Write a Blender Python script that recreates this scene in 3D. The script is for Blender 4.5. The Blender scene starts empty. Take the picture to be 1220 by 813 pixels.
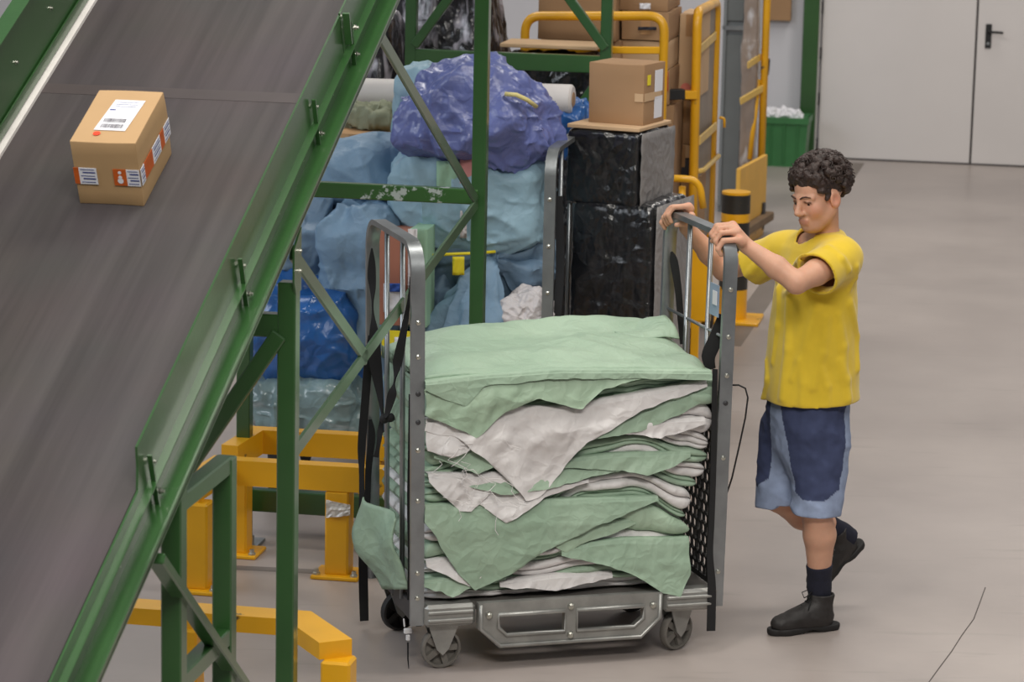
import bpy, bmesh, math, random
import numpy as np
from mathutils import Vector, Matrix

scn = bpy.context.scene
COL = scn.collection

# ------------------------------------------------------------------ camera
F_PX, PITCH, ROLL, CAM_H = 3500.0, math.radians(10.9), math.radians(1.2), 3.1
cam_d = bpy.data.cameras.new('camera')
cam = bpy.data.objects.new('camera', cam_d)
COL.objects.link(cam)
cam_d.sensor_width = 36.0
cam_d.lens = F_PX / 1220.0 * 36.0
cam_d.clip_end = 200
cam.matrix_world = Matrix.Translation((0, 0, CAM_H)) @ Matrix.Rotation(math.pi / 2 - PITCH, 4, 'X') @ Matrix.Rotation(ROLL, 4, 'Z')
cam_d.dof.use_dof = True
cam_d.dof.focus_distance = 10.4
cam_d.dof.aperture_fstop = 6.3
scn.camera = cam

# ------------------------------------------------------------------ world, lights, exposure
scn.view_settings.view_transform = 'Standard'
scn.view_settings.look = 'None'
scn.view_settings.gamma = 1.0
scn.view_settings.use_curve_mapping = False
scn.view_settings.exposure = -0.12
world = bpy.data.worlds.new('hall_light')
scn.world = world
world.use_nodes = True
world.node_tree.nodes['Background'].inputs[0].default_value = (0.93, 0.96, 1.0, 1)
world.node_tree.nodes['Background'].inputs[1].default_value = 0.18

def area_light(name, loc, target, sx, sy, power, col):
    d = bpy.data.lights.new(name, 'AREA')
    d.shape = 'RECTANGLE'; d.size = sx; d.size_y = sy; d.energy = power; d.color = col
    o = bpy.data.objects.new(name, d); COL.objects.link(o)
    o.location = loc
    o.rotation_euler = (Vector(target) - Vector(loc)).to_track_quat('-Z', 'Y').to_euler()
    return o
# rows of ceiling luminaires of the hall and its high side windows
area_light('ceiling_luminaire', (-1.5, 6.5, 7.5), (-1.2, 7.5, 0), 1.2, 5.0, 250, (1.0, 0.95, 0.88))
area_light('ceiling_luminaire', (3.2, 10.5, 7.5), (2.6, 10.5, 0), 1.2, 6.0, 300, (1.0, 0.95, 0.88))
area_light('ceiling_luminaire', (-1.5, 17.0, 7.5), (-1.0, 16.5, 0), 1.2, 6.0, 320, (1.0, 0.95, 0.88))
area_light('ceiling_luminaire', (4.2, 20.5, 7.5), (4.0, 21.0, 0), 1.2, 5.0, 250, (1.0, 0.95, 0.88))
area_light('ceiling_luminaire', (0.6, 1.5, 7.5), (0.3, 9.0, 0.8), 5.0, 1.2, 560, (1.0, 0.96, 0.90))
area_light('side_window', (-8.0, 8.5, 6.0), (0.5, 11.0, 0.8), 7.0, 3.0, 380, (0.86, 0.92, 1.0))

# ------------------------------------------------------------------ geometry helpers
def pixel_ray(u, v):
    r = np.array([1., 0, 0]); up = np.array([0, math.sin(PITCH), math.cos(PITCH)]); f = np.array([0, math.cos(PITCH), -math.sin(PITCH)])
    c, s = math.cos(ROLL), math.sin(ROLL)
    a, b = c * r + s * up, -s * r + c * up
    return a * (u - 610) / F_PX - b * (v - 406.5) / F_PX + f
def P(u, v, y):
    'survey point: seen at (u, v), standing y metres down the hall'
    d = pixel_ray(u, v); q = d * (y / d[1]); return np.array([q[0], q[1], q[2] + CAM_H])
def PZ(u, v, z):
    d = pixel_ray(u, v); q = d * ((z - CAM_H) / d[2]); return np.array([q[0], q[1], z])

WL = {}
def wloc(o):
    return WL.get(o.name, np.zeros(3))
def tag(o, label=None, cat=None, group=None, kind=None):
    if label: o['label'] = label
    if cat: o['category'] = cat
    if group: o['group'] = group
    if kind: o['kind'] = kind
    return o
def thing(name, loc, label, cat, group=None):
    o = bpy.data.objects.new(name, None); COL.objects.link(o)
    o.empty_display_size = 0.1
    o.location = loc; WL[o.name] = np.array(loc, float)
    return tag(o, label, cat, group)
def link_mesh(name, V, Fc, mat, parent=None, smooth=False, label=None, mats=None, fmat=None, autosmooth=None):
    V = np.asarray(V, float)
    lo, hi = V.min(0), V.max(0)
    org = np.array([(lo[0] + hi[0]) / 2, (lo[1] + hi[1]) / 2, lo[2]])
    me = bpy.data.meshes.new(name)
    me.from_pydata((V - org).tolist(), [], [tuple(int(i) for i in f) for f in Fc])
    if mats:
        for m in mats: me.materials.append(m)
        if fmat is not None: me.polygons.foreach_set('material_index', np.asarray(fmat, np.int32))
    else:
        me.materials.append(mat)
    me.update()
    if smooth:
        me.polygons.foreach_set('use_smooth', np.ones(len(me.polygons), bool))
        if autosmooth: me.set_sharp_from_angle(angle=math.radians(autosmooth))
    o = bpy.data.objects.new(name, me); COL.objects.link(o)
    if parent is not None:
        o.parent = parent; o.location = org - wloc(parent)
    else:
        o.location = org
    WL[o.name] = org
    if label: o['label'] = label
    return o
def share(o, world_org, parent, label=None):
    c = o.copy(); COL.objects.link(c)
    c.parent = parent
    c.location = np.asarray(world_org) - (wloc(parent) if parent is not None else 0)
    WL[c.name] = np.asarray(world_org, float)
    return c
def nrm(v):
    v = np.asarray(v, float); return v / max(np.linalg.norm(v), 1e-9)

class MB:
    def __init__(s): s.v = []; s.f = []
    def add(s, V, Fc):
        b = len(s.v); s.v += [np.asarray(p, float) for p in V]; s.f += [tuple(i + b for i in f) for f in Fc]; return s
    def box(s, c, size, ax=None, bev=0.0):
        'box at centre c, full sizes, optional 3 axes; bev = bevel width'
        A = np.eye(3) if ax is None else np.asarray(ax, float)
        bm = bmesh.new(); bmesh.ops.create_cube(bm, size=1)
        for v in bm.verts: v.co = Vector((v.co.x * size[0], v.co.y * size[1], v.co.z * size[2]))
        if bev: bmesh.ops.bevel(bm, geom=list(bm.edges), offset=bev, segments=1, affect='EDGES', profile=0.5)
        bm.verts.index_update()
        V = [np.asarray(c, float) + A[0] * v.co.x + A[1] * v.co.y + A[2] * v.co.z for v in bm.verts]
        Fc = [tuple(v.index for v in f.verts) for f in bm.faces]; bm.free()
        return s.add(V, Fc)
    def beam(s, p0, p1, w, h, side=None, bev=0.004):
        'rectangular tube from p0 to p1; w across "side" direction'
        p0, p1 = np.asarray(p0, float), np.asarray(p1, float); t = nrm(p1 - p0)
        ref = np.array([0, 0, 1.]) if abs(t[2]) < 0.9 else np.array([math.sin(.1815), math.cos(.1815), 0])
        sd = nrm(np.cross(t, ref)) if side is None else nrm(np.asarray(side, float) - t * np.dot(side, t))
        up = np.cross(sd, t)
        return s.box((p0 + p1) / 2, (w, np.linalg.norm(p1 - p0), h), (sd, t, up), bev)
    def tube(s, pts, r, n=10, cap=True, closed=False):
        pts = [np.asarray(p, float) for p in pts]; m = len(pts); rings = []
        rr = r if hasattr(r, '__len__') else [r] * m
        prev = None
        for i in range(m):
            if closed: t = nrm(pts[(i + 1) % m] - pts[i - 1])
            else: t = nrm(pts[min(i + 1, m - 1)] - pts[max(i - 1, 0)])
            if prev is None:
                ref = np.array([0, 0, 1.]) if abs(t[2]) < 0.8 else np.array([1., 0, 0])
                a = nrm(np.cross(t, ref))
            else: a = nrm(prev - t * np.dot(prev, t))
            prev = a; b = np.cross(t, a)
            rings.append([pts[i] + rr[i] * (a * math.cos(2 * math.pi * k / n) + b * math.sin(2 * math.pi * k / n)) for k in range(n)])
        V = [p for g in rings for p in g]; Fc = []
        for i in range(m if closed else m - 1):
            j = (i + 1) % m
            for k in range(n): Fc.append((i * n + k, i * n + (k + 1) % n, j * n + (k + 1) % n, j * n + k))
        if cap and not closed:
            Fc.append(tuple(range(n))[::-1]); Fc.append(tuple((m - 1) * n + k for k in range(n)))
        return s.add(V, Fc)
    def prism(s, poly, d):
        'polygon (list of 3d points) extruded by vector d'
        n = len(poly); V = [np.asarray(p, float) for p in poly] + [np.asarray(p, float) + np.asarray(d, float) for p in poly]
        Fc = [tuple(range(n))[::-1], tuple(range(n, 2 * n))] + [(k, (k + 1) % n, n + (k + 1) % n, n + k) for k in range(n)]
        return s.add(V, Fc)
    def lathe(s, prof, c, axis=(0, 0, 1), n=20):
        'prof: (radius, height) pairs along axis'
        ax = nrm(axis); ref = np.array([0, 0, 1.]) if abs(ax[2]) < .9 else np.array([1., 0, 0]); a = nrm(np.cross(ax, ref)); b = np.cross(ax, a)
        V = []; Fc = []; m = len(prof)
        for r, hh in prof:
            for k in range(n):
                V.append(np.asarray(c, float) + ax * hh + max(r, 1e-4) * (a * math.cos(2 * math.pi * k / n) + b * math.sin(2 * math.pi * k / n)))
        for i in range(m - 1):
            for k in range(n): Fc.append((i * n + k, i * n + (k + 1) % n, (i + 1) * n + (k + 1) % n, (i + 1) * n + k))
        Fc.append(tuple(range(n))[::-1]); Fc.append(tuple((m - 1) * n + k for k in range(n)))
        return s.add(V, Fc)
    def sheet(s, grid, th, nrmdir):
        'thin slab from a grid of points (rows x cols x 3), thickness th along nrmdir'
        g = np.asarray(grid, float); R_, C_ = g.shape[:2]; d = nrm(nrmdir) * th
        V = list(g.reshape(-1, 3)) + list((g - d).reshape(-1, 3)); o = R_ * C_; Fc = []
        idx = lambda i, j: i * C_ + j
        for i in range(R_ - 1):
            for j in range(C_ - 1):
                q = (idx(i, j), idx(i, j + 1), idx(i + 1, j + 1), idx(i + 1, j)); Fc.append(q); Fc.append(tuple(o + k for k in q[::-1]))
        bd = [idx(0, j) for j in range(C_)] + [idx(i, C_ - 1) for i in range(1, R_)] + [idx(R_ - 1, j) for j in range(C_ - 2, -1, -1)] + [idx(i, 0) for i in range(R_ - 2, 0, -1)]
        for k in range(len(bd)):
            a, b = bd[k], bd[(k + 1) % len(bd)]; Fc.append((b, a, o + a, o + b))
        return s.add(V, Fc)
    def build(s, name, mat, parent=None, smooth=False, label=None, autosmooth=None):
        o = link_mesh(name, s.v, s.f, mat, parent, smooth, label, autosmooth=autosmooth)
        return o

# vectorised value noise -------------------------------------------------
def _hash(ix, iy, iz, seed):
    h = (ix.astype(np.int64) * 374761393 + iy.astype(np.int64) * 668265263 + iz.astype(np.int64) * 2147483647 + seed * 974634777) & 0xffffffff
    h = ((h ^ (h >> 13)) * 1274126177) & 0xffffffff
    h = ((h ^ (h >> 16)) * 2246822519) & 0xffffffff
    return ((h ^ (h >> 15)) & 0xffffff) / float(0xffffff) * 2 - 1
def vn(p, seed=0):
    p = np.asarray(p, float); i = np.floor(p); f = p - i; i = i.astype(np.int64)
    w = f * f * f * (f * (f * 6 - 15) + 10); r = 0
    for dx in (0, 1):
        for dy in (0, 1):
            for dz in (0, 1):
                k = (w[..., 0] if dx else 1 - w[..., 0]) * (w[..., 1] if dy else 1 - w[..., 1]) * (w[..., 2] if dz else 1 - w[..., 2])
                r = r + k * _hash(i[..., 0] + dx, i[..., 1] + dy, i[..., 2] + dz, seed)
    return r
def fbm(p, seed=0, o=3):
    r = 0; a = 1.0; q = np.asarray(p, float)
    for k in range(o): r = r + a * vn(q, seed + k * 7); q = q * 2.03 + 11.7; a *= 0.5
    return r
def ridged(p, seed=0, o=3):
    r = 0; a = 1.0; q = np.asarray(p, float)
    for k in range(o): r = r + a * (1 - np.abs(vn(q, seed + k * 7)) * 2.0); q = q * 1.9 + 7.3; a *= 0.5
    return r

def crumple(p, seed=0, K=9, sharp=1.0):
    'folded-cloth relief: straight creases of random direction that fade in and out'
    rs = np.random.RandomState(seed * 13 + 5); p = np.asarray(p, float); r = 0; tot = 0
    w = .30 * np.stack([vn(p * .7 + 3, seed), vn(p * .7 + 17, seed + 1), vn(p * .7 + 29, seed + 2)], -1)
    for k in range(K):
        d = rs.normal(size=3); d /= np.linalg.norm(d); f = rs.uniform(.45, 1.7); ph = rs.rand()
        t = (p + w) @ d * f + ph; tri = np.abs((t - np.floor(t)) * 2 - 1)
        m = np.clip(.5 + .9 * vn(p * .55 + 7 * k, seed + 40 + k), 0, 1)
        r = r + m * tri / f; tot += .5 / f
    return r / tot - .55
# ------------------------------------------------------------------ materials
def crease_bump(nt, scale, strength, normal_in=None, warp=.5):
    'bump from warped cell edges: fine creases of handled cloth or film'
    N = nt.nodes; L = nt.links; tc = N.new('ShaderNodeTexCoord')
    nz = N.new('ShaderNodeTexNoise'); nz.inputs['Scale'].default_value = scale * .45; nz.inputs['Detail'].default_value = 3; L.new(tc.outputs['Object'], nz.inputs['Vector'])
    vm = N.new('ShaderNodeVectorMath'); vm.operation = 'MULTIPLY_ADD'; vm.inputs[1].default_value = (warp / scale * 4,) * 3; L.new(nz.outputs['Color'], vm.inputs[0]); L.new(tc.outputs['Object'], vm.inputs[2])
    vo = N.new('ShaderNodeTexVoronoi'); vo.feature = 'DISTANCE_TO_EDGE'; vo.inputs['Scale'].default_value = scale; L.new(vm.outputs[0], vo.inputs['Vector'])
    mr = N.new('ShaderNodeMapRange'); mr.inputs[2].default_value = .32; mr.inputs[3].default_value = 1; mr.inputs[4].default_value = 0; L.new(vo.outputs['Distance'], mr.inputs[0])
    vo2 = N.new('ShaderNodeTexVoronoi'); vo2.feature = 'F1'; vo2.inputs['Scale'].default_value = scale * 2.3; L.new(vm.outputs[0], vo2.inputs['Vector'])
    ad = N.new('ShaderNodeMath'); ad.operation = 'MULTIPLY_ADD'; ad.inputs[1].default_value = .5; L.new(vo2.outputs['Distance'], ad.inputs[0]); L.new(mr.outputs[0], ad.inputs[2])
    bp = N.new('ShaderNodeBump'); bp.inputs['Strength'].default_value = strength; bp.inputs['Distance'].default_value = .25 / scale
    L.new(ad.outputs[0], bp.inputs['Height'])
    if normal_in is not None: L.new(normal_in, bp.inputs['Normal'])
    return bp.outputs[0]
def add_crease(m, scale, strength):
    b = m.node_tree.nodes['Principled BSDF']; lk = b.inputs['Normal'].links; src = lk[0].from_socket if lk else None
    m.node_tree.links.new(crease_bump(m.node_tree, scale, strength, src), b.inputs['Normal']); return m
def lin(c): 
    return tuple((x / 255 / 12.92 if x / 255 <= 0.04045 else ((x / 255 + 0.055) / 1.055) ** 2.4) for x in c)
MATS = {}
def mat(name, rgb, rough=0.6, metal=0.0, var=0.12, scale=6.0, bump=0.0, bscale=40.0, coat=0.0, stretch=None, spots=None, spec=0.5, sheen=0.0, alpha=None, trans=0.0):
    'procedural paint / cloth / card: base colour with soft noise variation, fine relief, optional worn spots (rgb, threshold, scale)'
    if name in MATS: return MATS[name]
    m = bpy.data.materials.new(name); m.use_nodes = True; nt = m.node_tree; N = nt.nodes; L = nt.links
    b = N['Principled BSDF']; c = lin(rgb)
    tc = N.new('ShaderNodeTexCoord'); mp = N.new('ShaderNodeMapping'); L.new(tc.outputs['Object'], mp.inputs['Vector'])
    if stretch: mp.inputs['Scale'].default_value = stretch
    n1 = N.new('ShaderNodeTexNoise'); n1.inputs['Scale'].default_value = scale; n1.inputs['Detail'].default_value = 5; L.new(mp.outputs[0], n1.inputs['Vector'])
    cr = N.new('ShaderNodeValToRGB'); e = cr.color_ramp.elements
    e[0].position = 0.28; e[1].position = 0.72
    e[0].color = (*[x * (1 - var) for x in c], 1); e[1].color = (*[min(1, x * (1 + var)) for x in c], 1)
    L.new(n1.outputs['Fac'], cr.inputs['Fac']); col = cr.outputs['Color']
    if spots:
        n2 = N.new('ShaderNodeTexNoise'); n2.inputs['Scale'].default_value = spots[2]; n2.inputs['Detail'].default_value = 8; n2.inputs['Roughness'].default_value = .65
        L.new(tc.outputs['Object'], n2.inputs['Vector'])
        r2 = N.new('ShaderNodeValToRGB'); r2.color_ramp.elements[0].position = spots[1]; r2.color_ramp.elements[1].position = spots[1] + 0.03
        L.new(n2.outputs['Fac'], r2.inputs['Fac'])
        mx = N.new('ShaderNodeMix'); mx.data_type = 'RGBA'; L.new(r2.outputs['Color'], mx.inputs[0]); L.new(col, mx.inputs[6]); mx.inputs[7].default_value = (*lin(spots[0]), 1); col = mx.outputs[2]
    L.new(col, b.inputs['Base Color'])
    b.inputs['Roughness'].default_value = rough; b.inputs['Metallic'].default_value = metal
    b.inputs['Specular IOR Level'].default_value = spec
    if coat: b.inputs['Coat Weight'].default_value = coat; b.inputs['Coat Roughness'].default_value = 0.15
    if sheen: b.inputs['Sheen Weight'].default_value = sheen
    if trans: b.inputs['Transmission Weight'].default_value = trans
    if alpha is not None: b.inputs['Alpha'].default_value = alpha
    if bump:
        n3 = N.new('ShaderNodeTexNoise'); n3.inputs['Scale'].default_value = bscale; n3.inputs['Detail'].default_value = 4; L.new(mp.outputs[0], n3.inputs['Vector'])
        bp = N.new('ShaderNodeBump'); bp.inputs['Strength'].default_value = bump; bp.inputs['Distance'].default_value = 0.01
        L.new(n3.outputs['Fac'], bp.inputs['Height']); L.new(bp.outputs[0], b.inputs['Normal'])
    MATS[name] = m; return m

GREEN = mat('green_paint', (46, 84, 42), rough=0.3, var=0.16, scale=3.0, coat=0.5, bump=0.03, bscale=60)
GREENP = mat('green_paint_peeling', (48, 90, 38), rough=0.4, var=0.14, scale=3.0, coat=0.2, spots=((176, 184, 178), 0.585, 9.0))
YELLOW = mat('yellow_paint', (232, 170, 16), rough=0.42, var=0.10, scale=4.0, coat=0.2, spots=((92, 70, 34), 0.655, 9.0))
YELLOWC = mat('yellow_tube_paint', (226, 166, 20), rough=0.4, var=0.12, scale=5.0, coat=0.2, spots=((120, 96, 70), 0.66, 12.0))
STEEL = mat('galvanised_steel', (150, 154, 156), rough=0.36, metal=0.8, var=0.18, scale=9.0, bump=0.05, bscale=50)
CASTAL = mat('zinc_plated_cast', (158, 158, 154), rough=0.45, metal=0.65, var=0.2, scale=12.0, bump=0.08, bscale=80)
BOLTM = mat('bright_bolt', (190, 190, 180), rough=0.3, metal=0.9)
BLACKR = mat('black_webbing', (20, 20, 22), rough=0.75, var=0.2, scale=30)
BLACKP = mat('black_plastic', (24, 24, 25), rough=0.5, var=0.2)
DARKSTEEL = mat('dark_steel', (70, 70, 72), rough=0.5, metal=0.5)
RUBBER = mat('grey_rubber', (112, 108, 102), rough=0.7, var=0.2, scale=20)
RUBBERD = mat('black_rubber', (44, 42, 41), rough=0.7, var=0.2, scale=20)
CARD = mat('cardboard', (186, 145, 102), rough=0.85, var=0.07, scale=4.0, bump=0.04, bscale=30)
CARD2 = mat('pale_cardboard', (196, 164, 128), rough=0.85, var=0.07, scale=3.0, bump=0.04, bscale=30)
CARD3 = mat('brown_cardboard', (158, 124, 90), rough=0.85, var=0.09, scale=3.0, bump=0.04, bscale=30)
PAPER = mat('white_paper', (224, 224, 230), rough=0.8, var=0.03)
INK = mat('black_ink', (40, 40, 48), rough=0.8, var=0.05)
BLUEINK = mat('blue_ink', (60, 72, 130), rough=0.8, var=0.1)
ORANGE = mat('orange_tape', (198, 92, 30), rough=0.5, var=0.12, scale=30)
REDST = mat('red_sticker', (238, 66, 32), rough=0.6, var=0.05)

# ------------------------------------------------------------------ the hall: floor, back wall, doors
def floor_material():
    m = bpy.data.materials.new('polished_concrete'); m.use_nodes = True; nt = m.node_tree; N = nt.nodes; L = nt.links; b = N['Principled BSDF']
    tc = N.new('ShaderNodeTexCoord')
    n1 = N.new('ShaderNodeTexNoise'); n1.inputs['Scale'].default_value = 0.9; n1.inputs['Detail'].default_value = 7; n1.inputs['Roughness'].default_value = .62; L.new(tc.outputs['Object'], n1.inputs['Vector'])
    cr = N.new('ShaderNodeValToRGB'); e = cr.color_ramp.elements; e[0].position = .3; e[1].position = .72
    e[0].color = (*lin((150, 140, 135)), 1); e[1].color = (*lin((174, 164, 158)), 1); L.new(n1.outputs['Fac'], cr.inputs['Fac'])
    mp = N.new('ShaderNodeMapping'); mp.inputs['Scale'].default_value = (0.7, 5.0, 1); mp.inputs['Rotation'].default_value = (0, 0, 0.5); L.new(tc.outputs['Object'], mp.inputs['Vector'])
    n2 = N.new('ShaderNodeTexNoise'); n2.inputs['Scale'].default_value = 3.0; n2.inputs['Detail'].default_value = 6; L.new(mp.outputs[0], n2.inputs['Vector'])
    r2 = N.new('ShaderNodeValToRGB'); r2.color_ramp.elements[0].position = .62; r2.color_ramp.elements[1].position = .74; L.new(n2.outputs['Fac'], r2.inputs['Fac'])
    ml = N.new('ShaderNodeMath'); ml.operation = 'MULTIPLY'; ml.inputs[1].default_value = 0.35; L.new(r2.outputs['Color'], ml.inputs[0])
    mx = N.new('ShaderNodeMix'); mx.data_type = 'RGBA'; L.new(ml.outputs[0], mx.inputs[0]); L.new(cr.outputs['Color'], mx.inputs[6]); mx.inputs[7].default_value = (*lin((128, 120, 114)), 1)
    L.new(mx.outputs[2], b.inputs['Base Color'])
    mr = N.new('ShaderNodeMapRange'); mr.inputs[3].default_value = 0.26; mr.inputs[4].default_value = 0.42; L.new(n1.outputs['Fac'], mr.inputs[0]); L.new(mr.outputs[0], b.inputs['Roughness'])
    b.inputs['Specular IOR Level'].default_value = 0.5
    return m
HEAD = math.radians(10.4)
HD = np.array([math.sin(HEAD), math.cos(HEAD), 0]); CR = np.array([math.cos(HEAD), -math.sin(HEAD), 0]); UP = np.array([0, 0, 1.])
def hall(c, h, z): return CR * c + HD * h + UP * z          # hall-aligned coordinates
def hc(p): return np.dot(p, CR), np.dot(p, HD)

fl = MB().box((2, 14, -0.1), (34, 40, 0.2)).build('floor', floor_material()); tag(fl, 'grey polished concrete floor of the sorting hall', 'floor', kind='structure')
cmark = mat('floor_patch_paint', (132, 125, 119), rough=0.45, var=0.12, scale=5)
WALLW = mat('white_wall_panel', (206, 205, 210), rough=0.55, var=0.04, scale=1.2)
DOORW = mat('white_door_paint', (212, 207, 205), rough=0.5, var=0.05, scale=0.9)
wp = PZ(1100, 194, 0.0); wc, wh = hc(wp)                        # wall line
colc = hc(PZ(961, 188, 0))[0]
edge = hc(P(1161, 100, wp[1]))[0]
w = MB().box(hall(wc - 3.5, wh + 0.17, 3.0), (28, 0.2, 6.0), (CR, HD, UP)).build('wall_back', WALLW)
tag(w, 'white panel wall at the far end of the hall', 'wall', kind='structure')
# double door at the far end, with its green frame post
GREYGAP = mat('door_gap_rubber', (70, 66, 66), rough=0.8)
d1 = thing('door_1', hall(colc + 0.1, wh, 0), 'white steel double door with black lever plate at far end of hall', 'door'); d1['kind'] = 'structure'; 
lw = edge - colc - 0.09
MB().box(hall(colc + 0.085 + lw / 2, wh + 0.03, 1.32), (lw - 0.012, 0.055, 2.62), (CR, HD, UP), 0.004).build('door_leaf', DOORW, d1)
MB().box(hall(edge + lw / 2, wh + 0.03, 1.32), (lw - 0.012, 0.055, 2.62), (CR, HD, UP), 0.004).build('door_leaf', DOORW, d1)
MB().box(hall(edge - 0.008, wh + 0.05, 1.32), (0.03, 0.02, 2.64), (CR, HD, UP)).build('door_gap', GREYGAP, d1)
hx = hc(P(1178, 42, wp[1]))[0]; hz = P(1178, 42, wp[1])[2]
lp = MB().box(hall(hx, wh - 0.004, hz), (0.05, 0.012, 0.2), (CR, HD, UP), 0.004).build('lock_plate', BLACKP, d1)
MB().tube([hall(hx, wh - 0.005, hz + .04), hall(hx, wh - 0.06, hz + .04), hall(hx + 0.02, wh - .065, hz + .04), hall(hx + 0.12, wh - .065, hz + .035)], 0.011, 8).build('lever', BLACKP, lp, True)
MB().lathe([(0.012, 0), (0.012, 0.01)], hall(hx, wh - 0.01, hz - .06), -HD, 12).build('key_cylinder', STEEL, lp)
for k in range(7):
    MB().lathe([(0.012, -0.05), (0.012, 0.05)], hall(colc + 0.075, wh - 0.004, 0.12 + k * 0.38), UP, 10).build('hinge', DARKSTEEL, d1)
MB().box(hall(edge, wh + 0.02, 0.006), (2 * lw + .1, 0.05, 0.012), (CR, HD, UP)).build('threshold', GREYGAP, d1)
t1 = MB().box(hall(colc, wh - 0.03, 3.0), (0.13, 0.14, 6.0), (CR, HD, UP), 0.006).build('trim_1', GREEN); tag(t1, 'dark green steel post beside the white double door', 'post', kind='structure')
ja = MB().box(hall(colc + 0.068, wh + 0.0, 1.35), (0.012, 0.05, 2.7), (CR, HD, UP)).build('trim_2', DOORW); tag(ja, 'white door jamb strip against the green post', 'door jamb', kind='structure')
nb = hc(P(928, 14, wp[1]))
b = MB().box(hall(nb[0] - 0.03, wh + 0.02, P(928, 27, wp[1])[2] + 0.3), (0.22, 0.08, 0.6), (CR, HD, UP), 0.004).build('notice_board', CARD3)
tag(b, 'brown board hung on the white wall left of the green post', 'board')

# ------------------------------------------------------------------ inclined belt conveyor
SL = math.radians(24.07)
R2 = np.array([-.128, 11.429, 3.088])
TT = HD * math.cos(SL) + UP * math.sin(SL); NN = -HD * math.sin(SL) + UP * math.cos(SL)
def CV(x, a, n): return R2 + CR * x + TT * a + NN * n
def RP(c, s, z): q = R2 + CR * c + HD * s; return np.array([q[0], q[1], z])     # plan position below the conveyor
A0, A1 = -7.2, 5.0
conv = thing('belt_conveyor', RP(-.5, -3, 0), 'inclined belt conveyor with dark belt and green steel side rails and legs', 'conveyor')
def belt_material():
    m = bpy.data.materials.new('worn_rubber_belt'); m.use_nodes = True; nt = m.node_tree; N = nt.nodes; L = nt.links; b = N['Principled BSDF']
    tc = N.new('ShaderNodeTexCoord'); mp = N.new('ShaderNodeMapping'); mp.inputs['Scale'].default_value = (1, 0.035, 1); L.new(tc.outputs['Object'], mp.inputs['Vector'])
    n1 = N.new('ShaderNodeTexNoise'); n1.inputs['Scale'].default_value = 9; n1.inputs['Detail'].default_value = 6; n1.inputs['Roughness'].default_value = .6; L.new(mp.outputs[0], n1.inputs['Vector'])
    cr = N.new('ShaderNodeValToRGB'); e = cr.color_ramp.elements; e[0].position = .32; e[1].position = .68
    e[0].color = (*lin((56, 49, 50)), 1); e[1].color = (*lin((80, 72, 72)), 1); L.new(n1.outputs['Fac'], cr.inputs['Fac'])
    n2 = N.new('ShaderNodeTexNoise'); n2.inputs['Scale'].default_value = 2.2; n2.inputs['Detail'].default_value = 4; L.new(tc.outputs['Object'], n2.inputs['Vector'])
    mx = N.new('ShaderNodeMix'); mx.data_type = 'RGBA'; mx.blend_type = 'MULTIPLY'; mx.inputs[0].default_value = .35; L.new(cr.outputs['Color'], mx.inputs[6]); L.new(n2.outputs['Color'], mx.inputs[7])
    hs = N.new('ShaderNodeHueSaturation'); hs.inputs['Saturation'].default_value = .7; hs.inputs['Value'].default_value = 1.15; L.new(mx.outputs[2], hs.inputs['Color'])
    L.new(hs.outputs[0], b.inputs['Base Color']); b.inputs['Roughness'].default_value = .65; b.inputs['Specular IOR Level'].default_value = .3
    return m
BELTM = belt_material()
BN = 0.10
FR = Matrix(((CR[0], TT[0], NN[0]), (CR[1], TT[1], NN[1]), (CR[2], TT[2], NN[2]))).to_4x4()
def framed(name, boxes, m, parent):
    'boxes in conveyor coordinates (x0,x1,a0,a1,n0,n1); the object carries the conveyor frame'
    mb = MB()
    for x0, x1, a0, a1, n0, n1 in boxes: mb.box(((x0 + x1) / 2, (a0 + a1) / 2, (n0 + n1) / 2), (x1 - x0, a1 - a0, n1 - n0))
    me = bpy.data.meshes.new(name); me.from_pydata([tuple(v) for v in mb.v], [], mb.f); me.materials.append(m)
    o = bpy.data.objects.new(name, me); COL.objects.link(o); o.parent = parent
    o.matrix_local = Matrix.Translation(Vector(R2 - wloc(parent))) @ FR
    WL[o.name] = R2.copy(); return o
belt = framed('belt', [(-.945, -.052, A0, A1, BN - .012, BN)], BELTM, conv)
SEAM = mat('belt_seam', (66, 58, 58), rough=.6)
framed('belt_seam', [(-.94, -.075, -2.66, -2.60, BN - .002, BN + .0008)], SEAM, conv)
framed('belt_pan', [(-.95, -.06, A0, A1, -.02, 0.0)], GREEN, conv)
framed('edge_strip', [(-.957, -.932, A0, A1, BN - .004, BN + .012)], mat('white_plastic_strip', (216, 212, 208), rough=.5), conv)
ch = framed('side_rail', [(-.046, -.040, A0, A1, 0, .075), (-.046, .022, A0, A1, -.006, .0), (.016, .022, A0, A1, -.012, .012), (-.046, -.018, A0, A1, .070, .076)], GREEN, conv)
framed('side_rail', [(-.966, -.960, A0, A1, 0, .08), (-1.03, -.960, A0, A1, -.006, 0)], GREEN, conv)
# left guard: tall plate with a folded top lip
framed('guard_plate', [(-.966, -.960, A0, A1, .07, .405), (-.985, -.93, A0, A1, .405, .411), (-.955, -.951, A0, A1, .118, .16)], GREEN, conv)
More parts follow.
